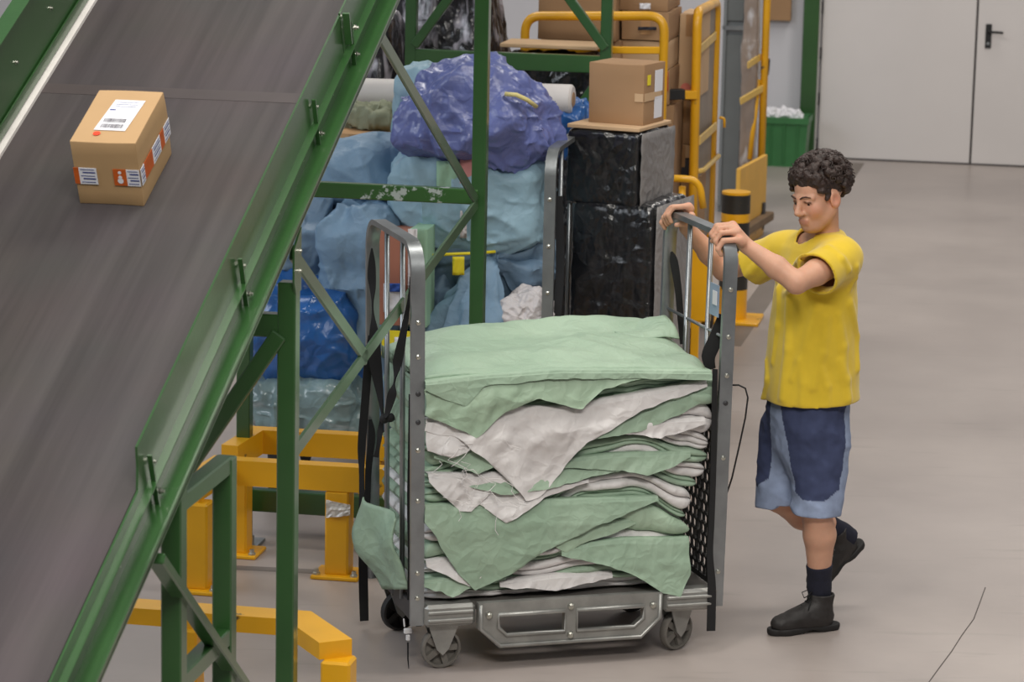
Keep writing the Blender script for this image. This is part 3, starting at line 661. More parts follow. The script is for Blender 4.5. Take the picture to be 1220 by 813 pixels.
# (colour, weight, plies, x range, front shift, weight profile along x, label)
SLABS = [
 (SW, .8, 2, .02, 1.00, .01, [(0, .6), (.5, 1), (1.1, 1)], 'white woven sack lying lowest of the stack, on the cart deck'),
 (SG, .9, 2, .02, .97, .00, [(0, 1.5), (.3, .8), (1.1, .8)], 'green woven sack low in the stack, second above the cart deck'),
 (SW, .8, 2, .02, .99, .005, [(0, .6), (.6, 1), (1.1, 1)], 'white woven sack low in the stack, crinkled, third above the deck'),
 (SG, .8, 2, .02, .95, .01, [(0, 1.4), (.4, .6), (1.1, .8)], 'green woven sack behind the large hanging green triangle'),
 (SW, 1.0, 1, .40, .98, -.01, [(0, .1), (.4, .3), (.75, 1.3), (1.1, 1)], 'white woven sack curled thick at right, low between two green sacks'),
 (SG2, 1.2, 1, .35, 1.01, -.012, [(0, .1), (.4, .5), (.8, 1.4), (1.1, .9)], 'pale green woven sack with curled lip at the lower right'),
 (SW, .7, 2, .02, .98, .01, [(0, 1.5), (.4, 1), (1.1, .5)], 'white woven sack at the left, just above the large hanging green triangle'),
 (SG, .8, 2, .02, 1.00, .004, [(0, 1), (.5, 1), (1.1, .8)], 'green woven sack halfway up the stack, thin wavy edge'),
 (SW, 1.0, 2, .02, 1.02, .008, [(0, .7), (.5, .9), (1.1, 1.2)], 'white woven sack halfway up the stack'),
 (SG, .8, 2, .02, 1.04, .000, [(0, 1), (.4, .7), (1.1, 1)], 'green woven sack with tucked edge just above halfway up'),
 (SW, 1.0, 2, .25, 1.07, .004, [(0, .3), (.5, 1.1), (1.1, 1.2)], 'white woven sack with wavy edge at right, upper middle of stack'),
 (SG, .9, 2, .02, 1.08, -.002, [(0, 1.2), (.4, .8), (1.1, 1)], 'green woven sack with long smooth edge rising to the right'),
 (SG2, .6, 2, .02, .55, .006, [(0, 1.6), (.45, .8), (.6, .1)], 'pale green frayed sack at the left, upper middle of stack'),
 (SW, 1.4, 3, .22, 1.08, .002, [(0, .2), (.5, 1), (1.1, 1.3)], 'cream white sack folded thick at right, under the hanging white sheet'),
 (SW, 1.2, 2, .35, 1.09, -.006, [(0, .1), (.5, .7), (1.1, 1.4)], 'cream white sack at right with puckered edge below a green fold'),
 (SG, .8, 1, .45, 1.10, -.014, [(0, .1), (.5, .4), (.95, 1.4), (1.1, 1.2)], 'green woven sack fold poking out at the right hoop'),
 (SG2, 1.2, 3, .02, .60, .010, [(0, 1.6), (.35, 1.2), (.6, .2)], 'pale green sack fold at upper left under the top sacks'),
 (SG, 1.0, 2, .02, 1.06, .006, [(0, 1.4), (.5, .9), (1.1, .6)], 'green woven sack third from the top'),
 (SG, .9, 2, .02, 1.05, .000, [(0, 1.2), (.5, 1), (1.1, .6)], 'green woven sack directly beneath the topmost sack'),
 (SG, .9, 1, .01, 1.06, -.010, [(0, .8), (.5, 1), (1.1, .8)], 'topmost green woven sack with broad smooth face on the stack'),
]
XS = np.linspace(0, 1.1, 200)
W_ = []
for k, sl in enumerate(SLABS):
    inr = np.clip(np.minimum(XS - sl[3] + .02 if sl[3] > .1 else XS + 1, sl[4] + .02 - XS if sl[4] < .8 else XS * 0 + 1) / .06, 0, 1)
    W_.append(sl[1] * lerp_pts(XS, sl[6]) * inr * (1 + .75 * n1(XS * 2.6, 100 + k)) + .02)
W_ = np.clip(np.array(W_), .02, None)
for _ in range(2): W_ = (np.roll(W_, 1, 1) + 2 * W_ + np.roll(W_, -1, 1)) / 4
ZF = .25 + np.concatenate([np.zeros((1, 200)), np.cumsum(W_, 0)]) / W_.sum(0) * (lerp_pts(XS, [(0, 1.05), (.15, 1.07), (.45, 1.06), (.8, 1.06), (1.0, 1.05), (1.1, 1.03)]) - .25)
def zint(k, x, y):
    'height of the k-th interface in the heap'
    f = (np.interp(x, XS, ZF[k]) - .25)
    crown = np.clip(y / .55, 0, 1) ** .8 * lerp_pts(x, [(0, .02), (.3, .07), (.7, .105), (1.0, .09), (1.1, .05)])
    yy = np.asarray(y, float) + 0 * x
    return .25 + f * (1 + crown) + .004 * (k > 0) * fbm(np.stack([x * 4, yy * 5, x * 0 + k * .31], -1), 61, 2)
def front(k, x): return .035 + SLABS[k][5] + .014 * n1(x * 3.1, 200 + k) + .007 * n1(x * 11, 300 + k, 2) + .006 * (1 - 2 * np.abs(vn(np.stack([x * 6.5, x * 0 + k, x * 0], -1), 9)))
def slab(k):
    m, wt, plies, x0, x1, sh, prof, label = SLABS[k]
    nx = 120; x = np.linspace(x0, x1, nx); yf = front(k, x) + .022 * crumple(np.stack([x * 7, x * 0 + k * 2.1, x * 0], -1), k, 5); rows = []
    e = np.clip(np.minimum(x - x0, x1 - x) / .05, 0, 1); e = np.sqrt(1 - (1 - e) ** 2)
    za, zb = zint(k, x, yf), zint(k + 1, x, yf); zm = (za + zb) / 2; hl = np.maximum((zb - za) / 2 * .97, .002)
    top = k == len(SLABS) - 1
    ys = np.concatenate([np.linspace(.585, .06, 34), ]) if top else np.linspace(.585, .08, 12)
    def put(y, z, xx=None): rows.append(np.stack([x if xx is None else xx, y, z], -1))
    endpull = 1 - e
    for y in ys:
        yy = yf + (y - .03); zt = zint(k + 1, x, yy); zl = zint(k, x, yy); mid = (zt + zl) / 2
        z = mid + (zt - mid) * e
        if top:
            q = np.stack([x * 2.2 + yy * 1.3, yy * 3.0 - x * .6, x * 0 + .3], -1); z = z + .045 * crumple(q * 1.1, 71, 8) + .022 * crumple(q * 2.6, 73, 7) + .014 * fbm(q * .8, 75, 2) - .05 * np.clip((yy - .54) / .05, 0, 1) ** 2
        put(yy, z)
    # front lobes
    tot = 2 * hl; zc = zm + hl
    dv = np.array([1.0 / plies] * plies)
    for p in range(plies):
        fr = dv[p] * (1 + .5 * n1(x * 4, 400 + 7 * k + p)) if p < plies - 1 else None
        h = tot * fr if fr is not None else zc - (zm - hl)
        h = np.clip(h, .001, zc - (zm - hl))
        bul = np.clip(h * .8, .003, .022) * (1 + .5 * n1(x * 7, 500 + 7 * k + p)); push = .010 * n1(x * 5 + p, 600 + 5 * k + p)
        for a in np.linspace(.12, .96, 6):
            th = math.pi * a; zz = zc - h * (1 - math.cos(th)) / 2; put(yf + push - bul * math.sin(th) ** .7 + .02 * endpull, zm + (zz - zm) * e)
        zc = zc - h
        if p < plies - 1: put(yf + push + .014, zm + (zc - zm) * e)
    for y in (.08, .2, .585):
        yy = yf + (y - .03); zt = zint(k + 1, x, yy); zl = zint(k, x, yy); mid = (zt + zl) / 2; put(yy, mid + (zl - mid) * e)
    G = np.stack(rows, 1); nr = G.shape[1]          # nx, nr, 3
    V = (KO + G[..., :1] * K1 + G[..., 1:2] * K2 + G[..., 2:] * UP).reshape(-1, 3); I = np.arange(nx * nr).reshape(nx, nr); I2 = np.concatenate([I, I[:, :1]], 1)
    Q = np.stack([I2[:-1, :-1], I2[:-1, 1:], I2[1:, 1:], I2[1:, :-1]], -1).reshape(-1, 4)
    Fc = list(map(tuple, Q)) + [tuple(I[0][::-1]), tuple(I[-1])]
    o = link_mesh('folded_sack', V, Fc, m, None, True, autosmooth=70); tag(o, label, 'sack', GRP); return o
SL_OBJ = [slab(k) for k in range(len(SLABS))]
def flap(kz, x0, x1, L_, off, m, label, seed, th=.004, fold=1.0, lip=None, crisp=.0):
    'sack tucked into the heap above slab kz, its loose end hanging over the front; L_ gives the hang along x'
    nx = 110; x = np.linspace(x0, x1, nx); hang = np.clip(lerp_pts(x, L_) * (1 + .06 * n1(x * 9, seed + 5)), .004, None) + .005 * n1(x * 20, seed + 3)
    zl = zint(kz, x, .02) + .004 if lip is None else lerp_pts(x, lip)
    yl = .012 - off + .006 * n1(x * 4, seed); rows = []; nh = 22
    for y in np.linspace(.12, 0, 4, endpoint=False): rows.append(np.stack([x, yl + y + .012, zl + .006 * np.exp(-y * 20)], -1))
    for a in (.2, .5, .8, 1): rows.append(np.stack([x, yl + .012 - .012 * math.sin(a * 1.57), zl + .006 - .012 * (1 - math.cos(a * 1.57))], -1))
    for s in np.linspace(0, 1, nh)[1:]:
        d = hang * s; z = zl - .006 - d; g = np.clip(d / .08, 0, 1)
        q = np.stack([x * 5.0 + d * 3.0, d * 4.5 - x * 1.5, x * 0 + seed * .77], -1)
        w = fold * g * (.045 * crumple(q * 1.1, seed, 8) + .016 * crumple(q * 3.2, seed + 2, 7) + .010 * fbm(q * .8, seed + 1, 2)) - .012 * g
        rows.append(np.stack([x + .02 * g * n1(d * 6 + x * 2, seed + 9), yl - .004 - np.abs(w) - .10 * d * crisp, z], -1))
    G = np.stack(rows, 1); V = KO + G[..., :1] * K1 + G[..., 1:2] * K2 + G[..., 2:] * UP
    mb = MB(); mb.sheet(V, th, K2 * -1 + UP * .3)
    o = mb.build('folded_sack', m, None, True, autosmooth=70); tag(o, label, 'sack', GRP); return o
FW = flap(16, .02, 1.05, [(.02, .03), (.12, .07), (.22, .15), (.37, .33), (.42, .30), (.6, .13), (.8, .05), (1.05, .01)], .022, SW, 'large white woven sheet with pointed corner hanging down the front', 3, lip=[(0, .90), (.3, .94), (.5, .93), (.8, .965), (1.05, 1.0)])
flap(6, .02, .88, [(.02, .05), (.10, .16), (.20, .315), (.23, .31), (.5, .15), (.88, .0)], .024, SG, 'green woven sack hanging as a large smooth triangle low in front', 13, lip=[(0, .60), (.3, .60), (.88, .585)], fold=.45)
flap(7, .16, .62, [(.16, .01), (.30, .115), (.34, .10), (.45, .04), (.62, .0)], .016, SW, 'white woven sack with a small crumpled corner over the green triangle', 23, lip=[(0, .64), (.62, .66)])
flap(9, .03, .40, [(.03, .02), (.13, .12), (.17, .12), (.28, .03), (.4, .01)], .022, SW, 'white woven sack with a hanging corner at the left, mid height', 33, lip=[(0, .71), (.4, .70)])
flap(8, .14, .75, [(.14, .02), (.3, .07), (.5, .05), (.75, .01)], .012, SG, 'green woven sack draped beside the small hanging white corner', 37, lip=[(0, .70), (.75, .71)])
flap(3, .52, 1.0, [(.52, .02), (.7, .08), (.9, .19), (.97, .20), (1.0, .12)], .026, SG, 'green woven sack whose rounded corner droops over the right end of the deck', 43, lip=[(.5, .42), (.75, .44), (1.0, .43)], fold=.7)
flap(18, .01, .80, [(.01, .08), (.12, .15), (.20, .19), (.3, .12), (.42, .07), (.5, .09), (.58, .11), (.66, .05), (.8, .01)], .030, SG2, 'green woven sack with scalloped drooping folds second from top', 53, lip=[(0, 1.01), (.3, 1.05), (.8, 1.045)])
flap(19, .01, 1.06, [(.01, .02), (.1, .07), (.16, .10), (.22, .03), (.4, .02), (1.06, .02)], .042, SG, 'green woven sack with a short folded lip just below the topmost', 63, lip=[(0, 1.04), (.15, 1.055), (.5, 1.065), (1.06, 1.04)], fold=.5)
flap(14, .55, 1.09, [(.55, .01), (.8, .06), (1.0, .05), (1.09, .03)], .016, SG, 'green woven sack showing as a slanting fold under the white sheet at right', 73, lip=[(.55, .82), (.9, .93), (1.09, .99)])
flap(13, .02, .34, [(.02, .07), (.1, .10), (.2, .06), (.34, .01)], .018, SW, 'small frayed white sack at the left below the green top sacks', 83, lip=[(0, .88), (.34, .87)])
EX = [(5, .42, .80, .10, .50, SG2, 'pale green sack edge tucked in at right of the big hanging triangle'), (10, .45, 1.0, .07, .74, SG, 'green sack edge creased across the middle, right of the white corner'), (11, .05, .45, .08, .79, SG, 'green sack end sticking out at the left below the frayed white sack'),
      (4, .03, .30, .10, .40, SW, 'small white sack end crushed beside the left front post, low down'), (2, .02, .32, .06, .33, SG, 'green sack end drooping at the left just above the cart deck'), (12, .62, 1.05, .06, .86, SW, 'white sack edge drooping at right below the slanting green fold'), (1, .30, .72, .05, .31, SW, 'white sack edge drooping low, between hanging triangle and right droop')]
for i_, (kz, xa_, xb_, L0_, lz, m_, lab_) in enumerate(EX):
    xm = (xa_ + xb_) / 2; sk_ = [.3, .7, .4, .55, .35, .6, .5][i_]
    flap(kz, xa_, xb_, [(xa_, .01), (xa_ + (xb_ - xa_) * sk_ * .6, L0_ * .6), (xa_ + (xb_ - xa_) * sk_, L0_), (xa_ + (xb_ - xa_) * (sk_ + .15), L0_ * .7), (xb_, .01)], .010 + .003 * (i_ % 3), m_, lab_, 91 + 7 * i_, lip=[(xa_, lz - .006), (xm, lz + .008), (xb_, lz + .004)], fold=1.2)
# loose threads on the frayed white sack
rt = random.Random(8); th_ = MB()
for k in range(16):
    x, z = rt.uniform(.04, .3), rt.uniform(.62, .86); p = [K(x, -.035, z)]
    for j in range(5): x += rt.uniform(-.03, .05); z -= rt.uniform(-.01, .035); p.append(K(x, -.038 - rt.uniform(0, .012), z))
    th_.tube(p, .0011, 4)
tho = th_.build('loose_thread', SW, FW); tho['kind'] = 'stuff'
# right-back corner turned up, part of the top sack
cg = np.array([[K(.84 + .215 * a, .30 + .22 * b, float(zint(len(SLABS), np.array([.84 + .215 * a]), np.array([.30 + .22 * b]))[0]) - .012 + .085 * a ** 1.7 * (1 - .55 * abs(2 * b - 1) ** 3) + .006 * math.sin(5 * b + 3 * a)) for b in np.linspace(0, 1, 16)] for a in np.linspace(0, 1, 18)])
MB().sheet(cg, .005, UP).build('turned_corner', SG, SL_OBJ[-1], True)
# sack end poking out through the left hoop
sp = []
for a in np.linspace(0, 1, 22):
    row = []
    for b in np.linspace(0, 1, 18):
        u = 442 + 46 * b + 6 * a - 3 * math.sin(a * 5 + b); v = 610 + 92 * a - 18 * (1 - b) * (1 - a) + 8 * b * (1 - a)
        if a > .6: u += (a - .6) * 30 * (1 - b) * 1.3
        q = P(u, v, K(0, .30 - .2 * b, 0)[1]); q = q - K1 * (.035 + .028 * math.sin(a * 3.1) + .012 * math.sin(b * 7 + a * 3) + .05 * float(crumple(np.array([[a * 1.6, b * 1.4, .3]]), 5, 8)[0]))
        row.append(q)
    sp.append(row)
o = MB().sheet(np.array(sp), .006, -K1).build('folded_sack', SG, None, True); tag(o, 'green woven sack end bulging out through the left hoop of the cart', 'sack', GRP)
def topo_of(Fc, nv):
    Fq = np.array(Fc); e = set()
    for a, b in ((0, 1), (1, 2), (2, 3), (3, 0), (0, 2), (1, 3)):
        for i, j in zip(Fq[:, a], Fq[:, b]): e.add((min(i, j), max(i, j)))
    E = np.array(sorted(e)); nb_ = {}
    # opposite pairs across shared quad edges, for bending
    em = {}
    for f in Fq:
        for k in range(4): em.setdefault((min(f[k], f[(k + 1) % 4]), max(f[k], f[(k + 1) % 4])), []).append((f, k))
    bn = set()
    for k_, l_ in em.items():
        if len(l_) == 2:
            (f, k), (g, m) = l_; a0, a1 = f[k], f[(k + 1) % 4]
            # vertex beyond each end on either side
            fa, fb = f[(k + 3) % 4], f[(k + 2) % 4]; ga = g[(list(g).index(a0) + 1) % 4] if g[(list(g).index(a0) + 1) % 4] != a1 else g[(list(g).index(a0) + 3) % 4]
            bn.add((min(fa, ga), max(fa, ga)))
    return E, np.array(sorted(bn))
def buckle(X0, NRM, E, Bn, excess, lo, hi, iters=90, seed=1, stiff=.5, drift=.02, grav=0.0, dirw=None):
    'slack cloth relaxing over its filling: longer than the form it covers, it buckles into folds'
    rs = np.random.RandomState(seed); X = X0 + NRM * (.25 * (hi - lo) * fbm(X0 * 9 + seed, seed, 2))[:, None]
    def rest(pairs):
        d = X0[pairs[:, 0]] - X0[pairs[:, 1]]; L0 = np.linalg.norm(d, axis=1)
        ex = excess
        if dirw is not None: ex = excess * (dirw[0] * np.abs(d[:, 0]) + dirw[1] * np.abs(d[:, 1]) + dirw[2] * np.abs(d[:, 2])) / np.maximum(np.abs(d).sum(1), 1e-9)
        return L0 * (1 + ex)
    P_ = np.concatenate([E, Bn]); R_ = np.concatenate([rest(E), rest(Bn)]); W_k = np.concatenate([np.full(len(E), 1.0), np.full(len(Bn), stiff)])
    i, j = P_[:, 0], P_[:, 1]; n = len(X0); cnt = np.bincount(i, W_k, n) + np.bincount(j, W_k, n); inv = 1.6 / cnt
    for it in range(iters):
        d = X[i] - X[j]; L_ = np.sqrt((d * d).sum(1)) + 1e-9; c = (W_k * .5 * (L_ - R_) / L_)[:, None] * d
        for a in range(3): X[:, a] += (np.bincount(j, c[:, a], n) - np.bincount(i, c[:, a], n)) * inv
        if grav: X[:, 2] -= grav
        o = X - X0; h = (o * NRM).sum(1); t = o - h[:, None] * NRM
        X = X0 + NRM * np.clip(h, lo, hi)[:, None] + t * (1 - drift)
    return X
def vnormals(V, Fq):
    n = np.cross(V[Fq[:, 2]] - V[Fq[:, 0]], V[Fq[:, 3]] - V[Fq[:, 1]]); r = np.zeros_like(V)
    for k in range(4):
        for a in range(3): r[:, a] += np.bincount(Fq[:, k], n[:, a], len(V))
    return r / (np.linalg.norm(r, axis=1)[:, None] + 1e-12)
# ------------------------------------------------------------------ implicit-surface modelling for figure and clothing
class Field:
    def __init__(s, lo, hi, h):
        s.lo = np.array(lo, float); s.h = h; s.n = np.ceil((np.array(hi, float) - s.lo) / h).astype(int) + 1
        s.D = np.full(tuple(s.n), 0.2, np.float32)
    def block(s, lo, hi):
        a = np.clip(np.floor((np.asarray(lo) - s.lo) / s.h).astype(int), 0, s.n - 1); b = np.clip(np.ceil((np.asarray(hi) - s.lo) / s.h).astype(int) + 1, 1, s.n)
        sl = tuple(slice(a[i], b[i]) for i in range(3))
        ax = [s.lo[i] + s.h * np.arange(a[i], b[i]) for i in range(3)]
        return sl, np.stack(np.meshgrid(*ax, indexing='ij'), -1)
    def apply(s, fn, lo, hi, k, op):
        sl, p = s.block(np.asarray(lo) - .03 - k, np.asarray(hi) + .03 + k)
        if p.size == 0: return s
        d = fn(p).astype(np.float32); a = s.D[sl]
        if op == 'sub': d = -d; a = -a; 
        if op == 'sub':   # smooth max(a,-d) = -smin(-a, d)
            b = -d; hh = np.clip(.5 + .5 * (b - a) / max(k, 1e-4), 0, 1); r = b * (1 - hh) + a * hh - k * hh * (1 - hh); s.D[sl] = -r
        else:
            hh = np.clip(.5 + .5 * (d - a) / max(k, 1e-4), 0, 1); s.D[sl] = d * (1 - hh) + a * hh - k * hh * (1 - hh)
        return s
    def cone(s, a, b, r0, r1, k=.02, op='add'):
        a, b = np.asarray(a, float), np.asarray(b, float); ab = b - a; L2 = max(np.dot(ab, ab), 1e-9); R = max(r0, r1)
        def fn(p):
            t = np.clip(((p - a) @ ab) / L2, 0, 1); return np.linalg.norm(p - a - t[..., None] * ab, axis=-1) - (r0 + (r1 - r0) * t)
        return s.apply(fn, np.minimum(a, b) - R, np.maximum(a, b) + R, k, op)
    def chain(s, pts, rs, k=.01):
        for i in range(len(pts) - 1): s.cone(pts[i], pts[i + 1], rs[i], rs[i + 1], k)
        return s
    def ell(s, c, rad, ax=None, k=.02, op='add'):
        c = np.asarray(c, float); A = np.eye(3) if ax is None else np.asarray(ax); rad = np.asarray(rad, float); R = max(rad)
        def fn(p):
            q = (p - c) @ A.T; k0 = np.linalg.norm(q / rad, axis=-1); k1 = np.linalg.norm(q / rad ** 2, axis=-1); return k0 * (k0 - 1) / np.maximum(k1, 1e-6)
        return s.apply(fn, c - R, c + R, k, op)
    def stack(s, zs, cs, ra, rb, fa, la, k=.02, pw=2.4):
        'generalised cylinder: superellipse sections with axes fa, la at heights zs'
        zs = np.array(zs); cs = np.array(cs, float); R = max(max(ra), max(rb))
        def fn(p):
            z = p[..., 2]; cx = np.interp(z, zs, cs[:, 0]); cy = np.interp(z, zs, cs[:, 1]); a = np.interp(z, zs, ra); b = np.interp(z, zs, rb)
            dx, dy = p[..., 0] - cx, p[..., 1] - cy; u = dx * fa[0] + dy * fa[1]; v = dx * la[0] + dy * la[1]
            r = (np.abs(u / a) ** pw + np.abs(v / b) ** pw) ** (1 / pw); d = (r - 1) * np.minimum(a, b)
            return np.maximum(d, np.maximum(zs[0] - z, z - zs[-1]))
        lo = np.array([cs[:, 0].min() - R, cs[:, 1].min() - R, zs[0]]); hi = np.array([cs[:, 0].max() + R, cs[:, 1].max() + R, zs[-1]])
        return s.apply(fn, lo, hi, k, 'add')
    def cut(s, c, n):
        'remove the half space on the n side of c'
        c, n = np.asarray(c, float), nrm(n); sl, p = s.block(s.lo, s.lo + s.h * s.n); s.D = np.maximum(s.D, ((p - c) @ n).astype(np.float32)); return s
    def warp(s, fn):
        m = np.abs(s.D) < .022; i = np.argwhere(m); p = s.lo + s.h * i; s.D[m] += fn(p).astype(np.float32); return s
    def shell(s, t):
        s.D = np.maximum(s.D, -(s.D + t)); return s
    def mesh(s):
        D = s.D; S = D < 0; n = D.shape
        c = np.zeros(tuple(x - 1 for x in n), np.int8)
        for dx in (0, 1):
            for dy in (0, 1):
                for dz in (0, 1): c += S[dx:n[0] - 1 + dx, dy:n[1] - 1 + dy, dz:n[2] - 1 + dz]
        act = (c > 0) & (c < 8); I = np.argwhere(act); idx = np.full(act.shape, -1, np.int32); idx[act] = np.arange(len(I))
        acc = np.zeros((len(I), 3)); cnt = np.zeros(len(I)); cor = [(dx, dy, dz) for dx in (0, 1) for dy in (0, 1) for dz in (0, 1)]
        vals = [D[I[:, 0] + d[0], I[:, 1] + d[1], I[:, 2] + d[2]].astype(float) for d in cor]
        for a in range(8):
            for b in range(a + 1, 8):
                if sum(abs(cor[a][i] - cor[b][i]) for i in range(3)) != 1: continue
                m = (vals[a] < 0) != (vals[b] < 0); t = vals[a] / np.where(m, vals[a] - vals[b], 1)
                pa, pb = np.array(cor[a], float), np.array(cor[b], float)
                acc[m] += pa + t[m, None] * (pb - pa); cnt[m] += 1
        V = s.lo + s.h * (I + acc / np.maximum(cnt, 1)[:, None]); Q = []
        for ax in range(3):
            o1, o2 = [(1, 2), (2, 0), (0, 1)][ax]
            sl0 = [slice(1, None)] * 3; sl0[ax] = slice(0, n[ax] - 1); sl1 = list(sl0); sl1[ax] = slice(1, n[ax])
            for k_ in (o1, o2): sl0[k_] = slice(1, n[k_] - 1); sl1[k_] = slice(1, n[k_] - 1)
            a, b = S[tuple(sl0)], S[tuple(sl1)]
            for flip, m in ((False, a & ~b), (True, ~a & b)):
                e = np.argwhere(m)
                if not len(e): continue
                e[:, o1] += 1; e[:, o2] += 1
                def at(d1, d2): j = e.copy(); j[:, o1] += d1; j[:, o2] += d2; return idx[j[:, 0], j[:, 1], j[:, 2]]
                q = np.stack([at(-1, -1), at(0, -1), at(0, 0), at(-1, 0)], 1); Q.append(q[:, ::-1] if flip else q)
        return V, np.concatenate(Q)
def field_obj(name, fld, m, parent, smooth_it=1, label=None):
    V, Q = fld.mesh()
    for _ in range(smooth_it):                       # light relaxation
        acc = np.zeros_like(V); cnt = np.zeros(len(V))
        for a, b in ((0, 1), (1, 2), (2, 3), (3, 0)):
            np.add.at(acc, Q[:, a], V[Q[:, b]]); np.add.at(cnt, Q[:, a], 1); np.add.at(acc, Q[:, b], V[Q[:, a]]); np.add.at(cnt, Q[:, b], 1)
        V = V * .5 + .5 * acc / np.maximum(cnt, 1)[:, None]
    o = link_mesh(name, V, Q, m, parent, True, label); return o, V
def paint(o, colors, name='Tint'):
    at = o.data.color_attributes.new(name, 'FLOAT_COLOR', 'POINT'); at.data.foreach_set('color', np.concatenate([colors, np.ones((len(colors), 1))], 1).astype(np.float32).ravel())
def tint_material(name, rough, bump=.0, bscale=60, var=.1, spec=.4, sss=0.0, sheen=0.0):
    m = bpy.data.materials.new(name); m.use_nodes = True; nt = m.node_tree; N = nt.nodes; L = nt.links; b = N['Principled BSDF']
    at = N.new('ShaderNodeAttribute'); at.attribute_name = 'Tint'
    tc = N.new('ShaderNodeTexCoord'); n1_ = N.new('ShaderNodeTexNoise'); n1_.inputs['Scale'].default_value = 25; n1_.inputs['Detail'].default_value = 4; L.new(tc.outputs['Object'], n1_.inputs['Vector'])
    mr = N.new('ShaderNodeMapRange'); mr.inputs[1].default_value = .3; mr.inputs[2].default_value = .7; mr.inputs[3].default_value = 1 - var; mr.inputs[4].default_value = 1 + var; L.new(n1_.outputs['Fac'], mr.inputs[0])
    vm = N.new('ShaderNodeVectorMath'); vm.operation = 'SCALE'; L.new(at.outputs['Color'], vm.inputs[0]); L.new(mr.outputs[0], vm.inputs['Scale']); L.new(vm.outputs[0], b.inputs['Base Color'])
    b.inputs['Roughness'].default_value = rough; b.inputs['Specular IOR Level'].default_value = spec
    if sss: b.inputs['Subsurface Weight'].default_value = sss; b.inputs['Subsurface Radius'].default_value = (.012, .004, .002)
    if sheen: b.inputs['Sheen Weight'].default_value = sheen
    if bump:
        n3 = N.new('ShaderNodeTexNoise'); n3.inputs['Scale'].default_value = bscale; n3.inputs['Detail'].default_value = 3; L.new(tc.outputs['Object'], n3.inputs['Vector'])
        bp = N.new('ShaderNodeBump'); bp.inputs['Strength'].default_value = bump; bp.inputs['Distance'].default_value = .004; L.new(n3.outputs['Fac'], bp.inputs['Height']); L.new(bp.outputs[0], b.inputs['Normal'])
    return m

# ------------------------------------------------------------------ the worker pushing the cart
MF = np.array([-.956, -.292, 0]); ML = np.array([.292, -.956, 0])          # facing, and towards his left hand
person = thing('person', (1.12, 10.56, 0), 'person with dark curly hair in yellow t-shirt and denim shorts pushing the loaded roll cart', 'person')
hip = P(962, 492, 10.62)
lsh, rsh = P(1000, 309, 10.45), P(933, 300, 10.76)
lel, lwr = P(949, 337, 10.24), P(889, 293, 10.315)
rel, rwr = P(862, 322, 10.94), P(818, 271, 10.855)
lhip, lkn, lan = P(976, 505, 10.54), P(971, 600, 10.49), P(976, 698, 10.54)
rhip, rkn, ran = P(945, 505, 10.71), P(926, 590, 10.66), P(1002, 636, 10.80)
HC = P(975, 233, 10.53)
hf = nrm([-.74, -.61, -.24]); hl = nrm(np.cross([0, 0, 1.], hf)); hl = nrm(hl + UP * .06); hu = np.cross(hf, hl)
HAX = (hf, hl, hu)
def hp_(f, l, u): return HC + hf * f + hl * l + hu * u
B = Field((.50, 10.12, .12), (1.42, 11.02, 1.80), .0046)
# torso core (covered by the shirt), arms, legs
B.stack([hip[2] - .02, hip[2] + .12, hip[2] + .3, hip[2] + .48, hip[2] + .62], [hip[:2], hip[:2], hip[:2] - MF[:2] * .01, hip[:2] - MF[:2] * .015, hip[:2] - MF[:2] * .02], [.10, .09, .10, .11, .06], [.15, .135, .155, .165, .09], MF, ML, .03)
nb = P(981, 280, 10.60)
B.cone(nb - UP * .06, hp_(-.018, 0, -.045), .060, .052, .03)
B.cone(nb - UP * .04, lsh, .06, .052, .04); B.cone(nb - UP * .04, rsh, .06, .052, .04)
B.chain([lsh, lsh * .45 + lel * .55 - UP * .002, lel, lel * .6 + lwr * .4 + UP * .002, lwr], [.053, .046, .039, .040, .0265], .015)
B.chain([rsh, rsh * .45 + rel * .55, rel, rel * .6 + rwr * .4, rwr], [.053, .046, .039, .040, .0265], .015)
B.chain([lhip, lkn], [.085, .06], .02); B.chain([lkn, lkn * .62 + lan * .38 - MF * .012, lan], [.056, .058, .036], .02)
B.chain([rhip, rkn], [.085, .06], .02); B.chain([rkn, rkn * .6 + ran * .4 - UP * .012, ran], [.056, .058, .037], .02)
# head
B.ell(hp_(-.012, 0, .036), (.100, .078, .088), HAX, .02)
B.ell(hp_(.028, 0, -.04), (.066, .060, .078), HAX, .025)
B.ell(hp_(.070, 0, -.098), (.024, .028, .020), HAX, .03)
for s in (-1, 1):
    B.cone(hp_(.0, .056 * s, -.05), hp_(.055, .030 * s, -.095), .020, .016, .025)
    B.ell(hp_(.062, .040 * s, -.028), (.024, .022, .024), HAX, .025)
    B.cone(hp_(.088, .012 * s, .019), hp_(.074, .048 * s, .017), .009, .008, .012)
    B.ell(hp_(.104, .032 * s, -.001), (.016, .018, .010), HAX, .010, 'sub')
    B.ell(hp_(-.004, .080 * s, -.010), (.026, .010, .034), HAX, .008); B.ell(hp_(.002, .090 * s, -.008), (.013, .008, .019), HAX, .006, 'sub')
    B.ell(hp_(.102, .0115 * s, -.037), (.010, .007, .007), HAX, .008)
for s in (-1, 1): B.chain([hp_(.0875, .020 * s, .0035), hp_(.0885, .032 * s, .0055), hp_(.082, .045 * s, .0015)], [.0042, .0050, .0042], .004)
B.cone(hp_(.090, 0, .014), hp_(.118, 0, -.030), .0085, .0105, .018)
B.cone(hp_(.094, -.018, -.064), hp_(.094, .018, -.064), .0056, .0056, .010); B.cone(hp_(.092, -.015, -.0765), hp_(.092, .015, -.0765), .0060, .0060, .010)
B.cone(hp_(.104, -.022, -.0702), hp_(.104, .022, -.0702), .0022, .0022, .004, 'sub')
